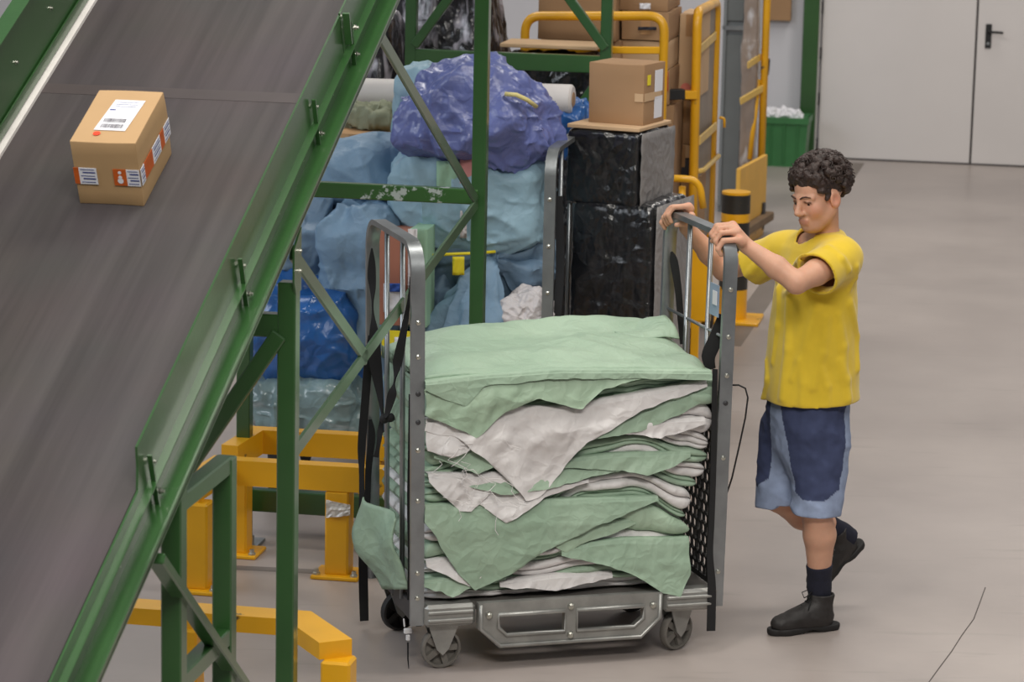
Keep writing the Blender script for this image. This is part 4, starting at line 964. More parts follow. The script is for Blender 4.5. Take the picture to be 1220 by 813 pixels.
# hands closed over the hoop's top bar
def bar_z(y):
    r = .1; e = min(y, KD - y); return KT - (0 if e > r else r - math.sqrt(max(r * r - (r - e) ** 2, 0))) + .013
XB = KL + .0132
def hand(ys, wrist, thumb, lens):
    zt = [bar_z(y) for y in ys]; kn = []
    for y, z, L_ in zip(ys, zt, lens):
        a = K(XB + .036, y, z + .020); b = K(XB - .024, y + .002, z + .017); c = K(XB - .040 - .004 * L_, y + .002, z - .012); d = K(XB - .030, y + .001, z - .016 - .022 * L_)
        B.chain([a, b, c, d], [.0118, .0105, .0095, .0082], .004); B.ell(a + UP * .002, (.0125, .0125, .0115), None, .006); kn.append(a)
    mid = sum(kn) / 4
    for a in kn: B.cone(a - UP * .003, wrist * .72 + a * .28, .0125, .017, .010)
    B.cone(mid - UP * .008, wrist, .021, .025, .012)
    B.cone(kn[0] - UP * .012 + K1 * .01, kn[3] - UP * .012 + K1 * .012, .013, .012, .012)
    B.chain(thumb, [.017, .0135, .0115, .0092], .008)
ly = [.086, .063, .040, .017]; hz = bar_z(.09)
hand(ly, lwr, [lwr * .55 + K(XB + .03, .10, hz) * .45 - UP * .008, K(XB + .038, .118, hz - .012), K(XB + .006, .128, hz - .038), K(XB - .026, .124, hz - .044)], [1, 1.15, 1.05, .8])
ry = [.540, .563, .586, .609]; hz = bar_z(.54)
hand(ry, rwr, [rwr * .55 + K(XB + .03, .53, hz) * .45 - UP * .008, K(XB + .038, .512, hz - .012), K(XB + .006, .502, hz - .038), K(XB - .024, .505, hz - .044)], [1, 1.15, 1.05, .8])
SKIN = tint_material('skin', .5, .12, 220, .05, .35, .12)
body, BV = field_obj('body', B, SKIN, person)
sk = np.tile(np.array(lin((206, 158, 132))), (len(BV), 1))
def mixin(col, w): 
    global sk
    sk = sk * (1 - w[:, None]) + np.array(lin(col)) * w[:, None]
def near(a, b, r0, r1):
    ab = b - a; t = np.clip((BV - a) @ ab / max(ab @ ab, 1e-9), 0, 1); d = np.linalg.norm(BV - a - t[:, None] * ab, axis=1); return np.clip((r1 - d) / (r1 - r0), 0, 1)
mixin((186, 118, 104), .5 * near(hp_(.098, -.016, -.070), hp_(.098, .016, -.070), .008, .013))
mixin((214, 140, 116), .5 * np.maximum(near(hp_(.07, .045, -.03), hp_(.07, .04, -.032), .01, .035), near(hp_(0, .088, -.01), hp_(0, .088, -.02), .01, .04)))
mixin((150, 110, 92), .35 * near(hp_(.06, -.03, -.1), hp_(.06, .03, -.1), .03, .055))
for s in (-1, 1): mixin((84, 54, 44), .9 * near(hp_(.094, .022 * s, .0045), hp_(.085, .043 * s, .002), .003, .007))
for kx in range(4):
    for ys in (ly, ry): mixin((218, 140, 120), .35 * near(K(XB + .036, ys[kx], bar_z(ys[kx]) + .02), K(XB + .036, ys[kx], bar_z(ys[kx]) + .03), .006, .014))
paint(body, sk)
EYEW = mat('eye_white', (170, 158, 152), rough=.2); IRIS = mat('dark_iris', (40, 28, 24), rough=.15); BROW = mat('dark_brow_hair', (74, 54, 46), rough=.8)
for s in (-1, 1):
    e = MB().lathe([(.0005, -.011), (.006, -.0093), (.0095, -.0055), (.011, 0), (.0095, .0055), (.006, .0093), (.0005, .011)], hp_(.0745, .032 * s, -.004), hf, 14).build('eye', EYEW, body, True)
    MB().lathe([(.0062, .0090), (.0050, .0110), (.0005, .0118)], hp_(.0748, .032 * s, -.005), nrm(hf - UP * .25), 12).build('iris', IRIS, e, True)
    MB().tube([hp_(.101, .012 * s, .020), hp_(.100, .024 * s, .026), hp_(.094, .036 * s, .027), hp_(.084, .050 * s, .021)], [.0025, .0034, .0030, .0014], 6).build('eyebrow', BROW, body, True)
# hair: a cap of curls
Hf = Field(HC - .19, HC + .19, .0042)
rg = np.random.RandomState(12)
Hf.ell(hp_(-.028, 0, .052), (.096, .086, .084), HAX, .01)
for _ in range(640):
    v = rg.normal(size=3); v /= np.linalg.norm(v); f, l, u = v
    if u < -.35 and f > -.3: continue
    if f > .35 and u < .38: continue
    if abs(l) > .6 and u < .0 and f > -.18: continue
    if u < -.80 or (u < -.5 and f > -.55): continue
    r = rg.uniform(.009, .016); q = hp_(-.026 + f * .112, l * .094, .050 + u * (.100 if u > 0 else .098)); Hf.ell(q, (r, r, r), None, .004)
for _ in range(80):
    l = rg.uniform(-.06, .06); q = hp_(.072 - .35 * abs(l) ** 1.5 / .25, l * 1.2, .070 + rg.uniform(-.006, .03)); r = rg.uniform(.009, .014); Hf.ell(q, (r, r, r), None, .004)
for s in (-1, 1):
    for _ in range(44): q = hp_(rg.uniform(.006, .058), s * rg.uniform(.066, .076), rg.uniform(.030, .07)); r = rg.uniform(.007, .011); Hf.ell(q, (r, r, r), None, .004)
    for _ in range(16): q = hp_(rg.uniform(.008, .030), s * .074, rg.uniform(.0, .03)); r = rg.uniform(.005, .009); Hf.ell(q, (r, r, r), None, .004)
Hf.cone(hp_(.0, -.2, -.012), hp_(.0, -.085, -.012), .03, .026, .004, 'sub'); Hf.cone(hp_(.0, .2, -.012), hp_(.0, .086, -.012), .03, .026, .004, 'sub')
Hf.warp(lambda p: .0022 * fbm(p * 95, 5, 2))
HAIRM = mat('dark_curly_hair', (50, 36, 31), rough=.5, var=.4, scale=60, bump=.5, bscale=160)
hair, _v = field_obj('hair', Hf, HAIRM, person, 0)
cu = MB()
for _ in range(520):
    v = rg.normal(size=3); v /= np.linalg.norm(v); f, l, u = v
    if (f > .3 and u < .42) or u < -.45 or (abs(l) > .55 and u < .05 and f > -.2): continue
    q = hp_(-.026 + f * .124, l * .106, .050 + u * (.109 if u > 0 else .1)); n = nrm(q - hp_(-.026, 0, .05)); a = nrm(np.cross(n, rg.normal(size=3))); b = nrm(np.cross(n, a) + n * rg.uniform(-.5, .8)); rr_ = rg.uniform(.007, .012)
    cu.tube([q - n * .006 + a * rr_ * math.cos(t) + b * rr_ * math.sin(t) + n * .002 * t for t in np.linspace(0, rg.uniform(4, 6), 10)], .0016, 4)
c_ = cu.build('curl', HAIRM, hair, True); c_['kind'] = 'stuff'
# t-shirt
def zr_(v, u=966, y=10.6): return P(u, v, y)[2]
def ctr(u, v, y=10.6): return P(u, v, y)[:2]
T = Field((.74, 10.18, .74), (1.42, 11.0, 1.56), .0052)
T.stack([zr_(500), zr_(470), zr_(430), zr_(390), zr_(350), zr_(318), zr_(296), zr_(280)],
        [ctr(967, 500), ctr(967, 470), ctr(967, 430), ctr(968, 390), ctr(972, 350), ctr(975, 318), ctr(978, 296), ctr(981, 280)],
        [.176, .172, .160, .150, .140, .128, .105, .06], [.200, .198, .192, .190, .192, .190, .15, .09], MF, ML, .02, 2.2)
T.cone(nb - UP * .055, lsh - UP * .004, .080, .070, .05); T.cone(nb - UP * .055, rsh - UP * .004, .080, .070, .05)
ld = nrm(lel - lsh); rd = nrm(rel - rsh)
T.cone(lsh - ld * .02, lsh + ld * .155 - UP * .012, .072, .084, .04); T.cone(rsh - rd * .02, rsh + rd * .165 - UP * .015, .072, .082, .04)
def hit(fl, u, v):
    'first point of the surface along the line of sight'
    d = nrm(pixel_ray(u, v)); t = np.arange(9.9, 11.4, .003); p = np.array([0, 0, CAM_H]) + t[:, None] * d; i = np.round((p - fl.lo) / fl.h).astype(int); ok = ((i >= 0) & (i < fl.n)).all(1)
    val = np.full(len(t), 1.0); val[ok] = fl.D[i[ok, 0], i[ok, 1], i[ok, 2]]; k = np.argmax(val < 0); return p[k] if val[k] < 0 else None
FOLDS = [((972, 372), (944, 452), .020, .010), ((984, 378), (968, 462), .018, .012), ((998, 376), (1003, 450), .016, .014), ((1012, 362), (1020, 440), .018, .012), ((929, 345), (921, 432), .016, .012), ((941, 358), (934, 474), .014, .018), 
         ((957, 306), (926, 334), .014, .009), ((962, 322), (936, 350), .014, .009), ((986, 296), (1012, 322), .012, .010), ((914, 430), (911, 476), .012, .018), ((953, 430), (957, 484), .012, .018), ((1000, 430), (1009, 476), .012, .018), ((979, 440), (984, 482), .010, .016), ((900, 318), (884, 330), .010, .010), ((912, 300), (896, 322), .012, .012), ((1020, 318), (1012, 345), .010, .008)]
fp_ = [(hit(T, *a), hit(T, *b), hit(T, (a[0] + b[0]) / 2 + 3, (a[1] + b[1]) / 2), r0, r1) for a, b, r0, r1 in FOLDS]
for a, b, c, r0, r1 in fp_:
    if a is None or b is None or c is None: continue
    vd = nrm(a - np.array([0, 0, CAM_H])); dp = .58
    T.cone(a + vd * r0 * dp, c + vd * (r0 + r1) / 2 * dp, r0, (r0 + r1) / 2, .014); T.cone(c + vd * (r0 + r1) / 2 * dp, b + vd * r1 * dp, (r0 + r1) / 2, r1, .014)
T.warp(lambda p: -.003 * fbm(p * 10, 15, 2)); T.shell(.011)
hemn = np.array([0, 0, -1.]); hem_l, hem_r = P(970, 487, 10.42), P(905, 466, 10.65)
T.cut(P(968, 481, 10.5) - UP * .0, nrm(hemn + MF * -.05 + ML * .02))

# neck opening and far sleeve hem (limited regions)
T.cone(nb + UP * .10 + MF * .03, nb - UP * .026 + MF * .028, .074, .070, .004, 'sub')
def slab_cut(fl, c, n, R):
    c = np.asarray(c); n = nrm(n); sl, p = fl.block(c - R, c + R); d = (p - c) @ n; inside = (np.linalg.norm(p - c - n * .05, axis=-1) < R); a = fl.D[sl]; fl.D[sl] = np.where(inside, np.maximum(a, d.astype(np.float32)), a)
slab_cut(T, rsh + rd * .155, nrm(rd - UP * .15), .13); slab_cut(T, lsh + ld * .150, nrm(ld - UP * .12), .125)
YEL = tint_material('yellow_cotton', .85, .10, 300, .03, .2, sheen=.3)
shirt, TV = field_obj('tshirt', T, YEL, person, 2)
base = np.array(lin((220, 188, 52))); tc_ = np.tile(base, (len(TV), 1))
fq = fbm(np.stack([(TV @ MF) * 4, (TV @ ML) * 4, TV[:, 2] * 3], -1), 77, 2); tc_ *= (1 + .06 * fq)[:, None]
paint(shirt, tc_)
# denim shorts
Sh = Field((.80, 10.25, .36), (1.36, 11.0, .98), .0052)
Sh.stack([zr_(560), zr_(535), zr_(505), zr_(485), zr_(462)], [ctr(955, 560), ctr(958, 535), ctr(962, 505), ctr(963, 485), ctr(964, 462)], [.07, .11, .142, .146, .14], [.10, .15, .178, .180, .17], MF, ML, .04, 2.1)
lh, rh = P(972, 612, 10.50), P(925, 601, 10.66)
Sh.cone(P(976, 520, 10.55), lh - UP * .03, .118, .088, .03); Sh.cone(P(940, 515, 10.70), rh - UP * .03, .112, .080, .03)
Sh.warp(lambda p: -.006 * (ridged(np.stack([p[:, 0] * 6, p[:, 1] * 6, p[:, 2] * 9 + p[:, 0] * 4], -1), 4, 2) - .6) - .003 * fbm(p * 22, 6, 2))
slab_cut(Sh, lh + UP * .0, nrm(-UP + MF * .03), .17); slab_cut(Sh, rh - ML * .03, nrm(-UP - MF * .12 + ML * -.0), .12)
DEN = tint_material('denim', .85, .15, 400, .10, .2)
shorts, SV = field_obj('shorts', Sh, DEN, person)
cl_, cd_ = np.array(lin((146, 160, 188))), np.array(lin((66, 74, 104)))
dl = SV - np.array(P(976, 520, 10.55)); al = (lh - P(976, 520, 10.55)); tl = np.clip(dl @ al / (al @ al), -1, 1.2); cenl = P(976, 520, 10.55) + tl[:, None] * al; ol = SV - cenl; phl = np.degrees(np.arctan2(ol @ ML, ol @ MF))
al2 = rh - P(940, 515, 10.70); dr = SV - P(940, 515, 10.70); tr = np.clip(dr @ al2 / (al2 @ al2), -1, 1.2); cenr = P(940, 515, 10.70) + tr[:, None] * al2; orr = SV - cenr; phr = np.degrees(np.arctan2(orr @ ML, orr @ MF))
isl = np.linalg.norm(ol, axis=1) / .11 < np.linalg.norm(orr, axis=1) / .105
dark = np.where(isl, (phl > 8) & (phl < 122) & (tl < .82 - .14 * np.clip((phl - 85) / 30, 0, 1) - .10 * np.clip((36 - phl) / 28, 0, 1)), (phr > -70) & (phr < 38) & (tr < .80 - .16 * np.clip((phr - 0) / 40, 0, 1)))
paint(shorts, np.where(dark[:, None], cd_, cl_) * (1 + .08 * fbm(SV * 30, 9, 2))[:, None])
# socks and boots
NAVY = mat('navy_sock', (26, 28, 44), rough=.9, var=.2, scale=40, bump=.2, bscale=200)
def sock(a, m_, b, top, bottom):
    f = Field(np.minimum(np.minimum(a, b), m_) - .12, np.maximum(np.maximum(a, b), m_) + .12, .0042); f.chain([a, m_, b, b - nrm(a - b) * .06], [.061, .063, .0415, .043], .02); d = nrm(a - b)
    f.cut(b + d * top, d); f.cut(b - d * bottom, -d); return field_obj('sock', f, NAVY, person)[0]
sock(lkn, lkn * .62 + lan * .38 - MF * .012, lan, .085, .05)
sock(rkn, rkn * .6 + ran * .4 - UP * .012, ran, .07, .05)
LEATH = mat('worn_black_leather', (40, 37, 36), rough=.6, var=.25, scale=14, bump=.25, bscale=60)
SOLE = mat('black_boot_sole', (30, 28, 28), rough=.7, var=.2)
def boot(heel, toe, upv, ank, sc=.84):
    fw = nrm(toe - heel); sd_ = nrm(np.cross(upv, fw)); up_ = np.cross(fw, sd_); L_ = .29
    o = heel - up_ * 0.0
    def q(f, s, u): return o + (fw * f + sd_ * s + up_ * u * 1.22) * sc
    lo = np.minimum(np.minimum(q(-.05, -.1, -.02), q(.34, .1, .2)), np.minimum(q(-.05, .1, .2), q(.34, -.1, -.02))); lo = np.minimum(lo, ank - .1); hi = np.maximum(np.maximum(q(-.05, -.1, -.02), q(.34, .1, .2)), np.maximum(q(-.05, .1, .2), q(.34, -.1, -.02))); hi = np.maximum(hi, ank + .1)
    f = Field(lo, hi, .004); ax = (fw, sd_, up_)
    f.ell(q(.055, 0, .045), (.062 * sc, .041 * sc, .055 * sc), ax, .02); f.ell(q(.14, 0, .045), (.09 * sc, .044 * sc, .048 * sc), ax, .03); f.ell(q(.235, 0, .038), (.062 * sc, .050 * sc, .040 * sc), ax, .03)
    f.cone(q(.06, 0, .07), q(.052, 0, .135), .050 * sc, .056 * sc, .03); f.cone(q(.10, 0, .075), q(.17, 0, .06), .045 * sc, .035 * sc, .03)
    f.warp(lambda p: -.002 * ridged(p * 26, 5, 2))
    f.cone(q(.055, 0, .125), q(.05, 0, .20), .044 * sc, .050 * sc, .004, 'sub')
    sl_, p_ = f.block(f.lo, f.lo + f.h * f.n); f.D = np.maximum(f.D, ((p_ - q(0, 0, .138)) @ up_).astype(np.float32)); f.D = np.maximum(f.D, (-(p_ - q(0, 0, .014)) @ up_).astype(np.float32))
    b, _ = field_obj('boot', f, LEATH, person)
    g = Field(lo, hi, .004)
    out = [(0.0, .040), (.05, .044), (.11, .038), (.17, .043), (.23, .052), (.275, .040)]
    for i in range(len(out) - 1): g.cone(q(out[i][0], 0, .016), q(out[i + 1][0], 0, .016), out[i][1] * sc, out[i + 1][1] * sc, .004)
    sl_, p_ = g.block(g.lo, g.lo + g.h * g.n); uu = (p_ - q(0, 0, 0)) @ up_; ff = (p_ - q(0, 0, 0)) @ fw
    arch = .010 * np.exp(-((ff / sc - .115) / .03) ** 2)
    g.D = np.maximum(g.D, np.maximum(uu - .030 * sc, arch + .001 - uu).astype(np.float32))
    field_obj('sole', g, SOLE, b)
    lc = MB()
    for k in range(4):
        a = .105 + .022 * k; h = .128 - .014 * k - .004 * (k > 2); lc.tube([q(a - .01, -.030, h - .022), q(a, -.014, h - .004), q(a + .004, 0, h + .001), q(a, .014, h - .004), q(a - .01, .030, h - .022)], .003, 5)
    lc.tube([q(.10, 0, .136), q(.115, .018, .150), q(.14, .03, .142), q(.135, .02, .122), q(.105, .003, .134)], .0024, 5); lc.tube([q(.10, 0, .136), q(.112, -.02, .150), q(.135, -.032, .140), q(.13, -.02, .122), q(.105, -.003, .134)], .0024, 5)
    lc.tube([q(.103, .004, .134), q(.13, .035, .11), q(.14, .042, .09)], .0022, 5)
    lc.build('lace', BLACKR, b, True)
    for k in range(4):
        a = .095 + .022 * k; h = .108 - .013 * k
        for s in (-1, 1): MB().lathe([(.005, 0), (.005, .003)], q(a, .036 * s, h), sd_ * s + up_ * .5, 8).build('eyelet', BOLTM, b)
    return b
lheel, ltoe = P(990, 745, 10.555), P(924, 753, 10.465); lheel[2] = 0; ltoe[2] = 0
boot(lheel, ltoe, UP, lan)
rheel, rtoe = P(1022, 654, 10.85), P(966, 708, 10.74)
boot(rheel, rtoe, nrm(ran - (rheel * .8 + rtoe * .2)), ran)
# ------------------------------------------------------------------ background goods
def cubesphere(n):
    V = []; Fc = []; key = {}
    g = np.linspace(-1, 1, n + 1); g = np.tan(g * math.pi / 4)
    def add(p):
        k = tuple(np.round(p, 5)); 
        if k not in key: key[k] = len(V); V.append(p)
        return key[k]
    for ax in range(3):
        for sg in (-1, 1):
            ids = np.zeros((n + 1, n + 1), int)
            for i, a in enumerate(g):
                for j, b in enumerate(g):
                    p = np.zeros(3); p[ax] = sg; p[(ax + 1) % 3] = a; p[(ax + 2) % 3] = b; ids[i, j] = add(p)
            for i in range(n):
                for j in range(n):
                    q = (ids[i, j], ids[i + 1, j], ids[i + 1, j + 1], ids[i, j + 1]); Fc.append(q if sg > 0 else q[::-1])
    V = np.array(V); return V / np.linalg.norm(V, axis=1)[:, None], Fc
CSV, CSF = cubesphere(46)
CSFA = np.array(CSF)
def axes_yaw(yaw, tilt=0.0):
    a = np.array([math.cos(yaw), math.sin(yaw), 0]); b = np.array([-math.sin(yaw), math.cos(yaw), 0]); c = UP.copy()
    if tilt: a, c = a * math.cos(tilt) + c * math.sin(tilt), -a * math.sin(tilt) + c * math.cos(tilt)
    return a, b, c
def bag(name, c, r, m, label=None, cat=None, group=None, seed=1, pw=3.2, amp=.03, freq=4.0, ax=None, str_=(1, 1, 1), fine=.3, parent=None, sag=0.0, shape=None, zmin=None, mode='fold', fdir=(0, 0, 1)):
    p = CSV; nm = (np.abs(p) ** pw).sum(1) ** (1 / pw); q = p / nm[:, None]
    r = np.asarray(r, float); s = q * r
    if shape is not None: s = shape(q, s)
    t = s * np.asarray(str_) * freq + seed * 3.7
    nn = q / np.linalg.norm(q, axis=1)[:, None]
    if mode == 'fold':                                   # long soft folds along one direction
        v = nrm(fdir); tl_ = s - np.outer(s @ v, v) * .78; tl_ = tl_ * freq * 3.6 + .55 * np.stack([fbm(s * 3 + seed, seed, 2), fbm(s * 3 + 9, seed + 1, 2), fbm(s * 3 + 21, seed + 2, 2)], -1)
        msk = np.clip(.55 + .8 * vn(s * 3.2 + 5, seed + 3), .08, 1)
        d = amp * (1.1 * (ridged(tl_, seed + 5, 2) - .55) * msk + 1.0 * fbm(t * 1.1, seed + 9, 2) + .8 * crumple(t * 3.2, seed + 19, 8))
    elif mode == 'tarp':                                 # sheet pulled into long sharp ridges
        wv = .6 * np.stack([fbm(s * 2.5 + seed, seed, 2), fbm(s * 2.5 + 9, seed + 1, 2), fbm(s * 2.5 + 21, seed + 2, 2)], -1)
        def rg_(q, sd): return (1 - np.minimum(1, np.abs(vn(q, sd)) * 1.9)) ** 2
        a1 = s * np.array([1, 1, .45]); a2 = np.stack([s[:, 0] * .8 + s[:, 2] * .8, s[:, 1], (s[:, 2] - s[:, 0]) * .25], -1)
        d = amp * (1.0 * rg_(a1 * freq * 2.0 + wv, seed + 5) + .8 * rg_(a2 * freq * 2.6 + wv, seed + 6) + .35 * rg_(s * freq * 6 + wv, seed + 7) - .6) + amp * 1.6 * fbm(s * 3.5, seed + 9, 2)
    else:                                                # crumpled film or tarpaulin
        d = amp * (5.0 * crumple(t * .9, seed + 5, 7) + 2.6 * crumple(t * 2.2, seed + 7, 8) + 1.2 * crumple(t * 5.0, seed + 19, 7))
    s = s + nn * d[:, None]
    if sag: s[:, 2] -= sag * (s[:, 0] / r[0]) ** 2 * r[2]
    A = ax if ax is not None else (CR, HD, UP)
    W = np.asarray(c) + s[:, :1] * A[0] + s[:, 1:2] * A[1] + s[:, 2:] * A[2]
    if zmin is not None: W[:, 2] = np.maximum(W[:, 2], zmin)
    o = link_mesh(name, W, CSF, m, parent, True, autosmooth=60)
    if label: tag(o, label, cat, group)
    return o
def bagpx(name, u0, v0, u1, v1, y, ry, m, label=None, cat='sack', grow=1.06, **kw):
    c = P((u0 + u1) / 2, (v0 + v1) / 2, y); dpx = np.linalg.norm(c - np.array([0, 0, CAM_H])) / F_PX
    return bag(name, c, ((u1 - u0) / 2 * dpx * grow, ry, (v1 - v0) / 2 * dpx * grow), m, label, cat, **kw)
def film(name, rgb, rough, var=.2, scale=5, bump=.5, bscale=14, streak=None, coat=.0, spec=.5):
    m = mat(name, rgb, rough=rough, var=var, scale=scale, bump=bump, bscale=bscale, coat=coat, spec=spec)
    if streak:
        nt = m.node_tree; N = nt.nodes; L = nt.links; b = N['Principled BSDF']; lk = b.inputs['Base Color'].links[0]; src = lk.from_socket
        tc = N.new('ShaderNodeTexCoord'); mp = N.new('ShaderNodeMapping'); mp.inputs['Rotation'].default_value = streak[2]; mp.inputs['Scale'].default_value = streak[3]; L.new(tc.outputs['Object'], mp.inputs[0])
        n = N.new('ShaderNodeTexNoise'); n.inputs['Scale'].default_value = 5; n.inputs['Detail'].default_value = 6; n.inputs['Distortion'].default_value = .5; L.new(mp.outputs[0], n.inputs['Vector'])
        r = N.new('ShaderNodeValToRGB'); r.color_ramp.elements[0].position = streak[1]; r.color_ramp.elements[1].position = streak[1] + .14; L.new(n.outputs['Fac'], r.inputs['Fac'])
        mx = N.new('ShaderNodeMix'); mx.data_type = 'RGBA'; L.new(r.outputs['Color'], mx.inputs[0]); L.new(src, mx.inputs[6]); mx.inputs[7].default_value = (*lin(streak[0]), 1); L.new(mx.outputs[2], b.inputs['Base Color'])
    return m
BLU = mat('blue_woven_sack', (122, 152, 178), rough=.55, var=.14, scale=3.5, bump=.25, bscale=22)
BLU2 = mat('pale_blue_woven_sack', (144, 176, 192), rough=.55, var=.12, scale=3.5, bump=.25, bscale=22)
BLU3 = mat('grey_blue_woven_sack', (108, 134, 158), rough=.55, var=.15, scale=4, bump=.25, bscale=22)
DEEP = film('deep_blue_plastic', (38, 92, 158), .28, coat=.5, var=.3, bump=.35, bscale=9)
MILK = film('milky_plastic_film', (118, 140, 142), .3, coat=.5, var=.3, bump=.35, bscale=9, streak=((176, 190, 196), .55, (0, .5, .3), (1, 1, 3)))
TARP = film('violet_blue_tarpaulin', (98, 108, 164), .38, coat=.25, var=.16, bump=.35, bscale=16, streak=((150, 160, 205), .64, (.4, .6, .3), (2, 2, 5)))
BLKF = film('black_stretch_film', (26, 26, 28), .22, coat=.6, var=.3, bump=.5, bscale=10)
BLKS = film('black_film_with_pale_streaks', (34, 32, 36), .25, coat=.5, var=.3, bump=.4, bscale=9, streak=((176, 172, 182), .50, (.5, .8, .3), (3, 3, .7)))
GREYF = film('grey_stretch_film', (126, 122, 120), .35, coat=.3, var=.2, bump=.45, bscale=22)
WHT = mat('white_crumpled_sack', (214, 208, 208), rough=.6, var=.06, bump=.3, bscale=25)
for m_, sc_, st_ in ((BLU, 12, .14), (BLU2, 12, .14), (BLU3, 12, .14), (DEEP, 8, .2), (MILK, 8, .2), (TARP, 14, .22), (BLKF, 9, .35), (BLKS, 7, .35), (GREYF, 14, .25), (WHT, 16, .5)): add_crease(m_, sc_, st_)
PINK = mat('faded_pink_print', (206, 140, 138), rough=.6, var=.12); PALEG = mat('faded_green_print', (150, 188, 160), rough=.6, var=.1)
YNOTE = mat('yellow_card', (232, 214, 40), rough=.6, var=.05)
GS = 'filled blue sacks piled in cages behind the conveyor legs'
# the pile
bagpx('filled_sack', 296, 436, 434, 516, 12.55, .28, MILK, 'low bag in milky clear plastic behind the rear yellow guard rail', 'bag', seed=3, amp=.03, freq=3, pw=3.5, mode='tarp')
bagpx('filled_sack', 310, 330, 438, 462, 12.62, .26, DEEP, 'deep blue shiny plastic bag standing above the milky plastic bag', 'bag', seed=5, amp=.028, freq=2.4, pw=3.2, mode='tarp')
bagpx('filled_sack', 326, 228, 404, 352, 12.85, .25, BLU3, 'grey-blue crumpled sack beside the conveyor rail, above the deep blue bag', group=GS, seed=7, amp=.04, freq=3.0, mode='tarp')
S4o = bagpx('filled_sack', 388, 236, 488, 428, 12.66, .26, BLU, 'tall blue sack standing just left of the cart hoop, above the plastic bags', group=GS, seed=9, amp=.034, freq=2.4, pw=3.4, mode='tarp')
bagpx('filled_sack', 366, 168, 500, 244, 12.95, .28, BLU, 'smooth blue sack lying at upper left of the pile, above the peeling beam', group=GS, seed=12, amp=.02, freq=1.8, pw=2.8, mode='tarp', ax=axes_yaw(-.18, .22))
S2o = bagpx('filled_sack', 482, 180, 654, 290, 12.7, .28, BLU2, 'large pale blue sack with faded green and pink print under the tarpaulin', group=GS, seed=15, amp=.022, freq=2.4, pw=4.5, mode='tarp')
def on_front(u0, v0, u1, v1, y, m, name, parent, th=.004, n=6, wob=.006, sd=1):
    g = np.array([[P(u0 + (u1 - u0) * i / n, v0 + (v1 - v0) * j / n, y + wob * math.sin(i * 1.7 + j * sd)) for i in range(n + 1)] for j in range(n + 1)])
    return MB().sheet(g, th, -HD).build(name, m, parent, True)
bagpx('filled_sack', 476, 296, 560, 410, 12.72, .24, BLU3, 'grey-blue sack half hidden behind the hanging tail of the tied sack', group=GS, seed=19, amp=.045, freq=3.0)
# tied sack: body, gathered neck with cable tie, and loose tail
def gathered(name, path, rad, m, n=40, fold=.16, seed=2, parent=None, ell=(1, .7)):
    path = [np.asarray(p, float) for p in path]; V = []; Fc = []; N_ = len(path); fine = 7; pts = []; rs = []
    for i in range((N_ - 1) * fine + 1):
        t = i / fine; k = min(int(t), N_ - 2); f = t - k; p0, p1, p2, p3 = path[max(k - 1, 0)], path[k], path[k + 1], path[min(k + 2, N_ - 1)]; pts.append(.5 * (2 * p1 + (p2 - p0) * f + (2 * p0 - 5 * p1 + 4 * p2 - p3) * f * f + (3 * p1 - p0 - 3 * p2 + p3) * f ** 3)); g = f * f * (3 - 2 * f); rs.append(rad[k] * (1 - g) + rad[k + 1] * g)
    M_ = len(pts); dref = HD
    for i, p in enumerate(pts):
        t = nrm(pts[min(i + 1, M_ - 1)] - pts[max(i - 1, 0)]); b = nrm(dref - t * np.dot(dref, t)); a = np.cross(b, t)
        for k in range(n):
            th = 2 * math.pi * k / n; q = np.array([[math.cos(th) * 2.2, math.sin(th) * 2.2, i * .03 + seed]]); w = 1 + fold * (1.1 * (ridged(q * 1.6, seed, 2)[0] - .6) + .4 * fbm(q * 2.5, seed + 4, 2)[0])
            V.append(p + rs[i] * w * (a * math.cos(th) * ell[0] + b * math.sin(th) * ell[1]))
    for i in range(M_ - 1):
        for k in range(n): Fc.append((i * n + k, i * n + (k + 1) % n, (i + 1) * n + (k + 1) % n, (i + 1) * n + k))
    Fc += [tuple(range(n))[::-1], tuple((M_ - 1) * n + k for k in range(n))]
    return link_mesh(name, V, Fc, m, parent, True, autosmooth=80)
tied = thing('filled_sack', P(590, 400, 12.5), 'blue sack tied with a yellow cable tie, its loose tail hanging behind the green column', 'sack', GS)
gathered('sack_body', [P(656, 325, 12.62), P(648, 322, 12.6), P(620, 318, 12.56), P(600, 312, 12.5), P(590, 310, 12.46)], [.05, .13, .15, .06, .025], BLU3, seed=4, parent=tied, fold=.22)
gathered('sack_tail', [P(589, 310, 12.46), P(582, 318, 12.42), P(572, 345, 12.40), P(562, 378, 12.38), P(556, 405, 12.36)], [.02, .045, .10, .15, .17], BLU, seed=6, parent=tied, fold=.30, ell=(1, .45))
gathered('sack_shoulder', [P(592, 306, 12.47), P(570, 304, 12.50), P(545, 312, 12.55), P(525, 335, 12.6)], [.025, .07, .11, .10], BLU3, seed=8, parent=tied, fold=.25, ell=(1, .7))
MB().tube([P(508, 305, 12.40), P(535, 303, 12.37), P(565, 302, 12.38), P(590, 300, 12.42)], .007, 6).build('cable_tie', YNOTE, tied, True)
on_front(539, 306, 553, 328, 12.36, YNOTE, 'tie_tag', tied)
bagpx('filled_sack', 598, 344, 655, 392, 12.42, .12, WHT, 'white crumpled sack tucked beside the black wrapped stack', seed=22, amp=.014, freq=6, mode='crumple')
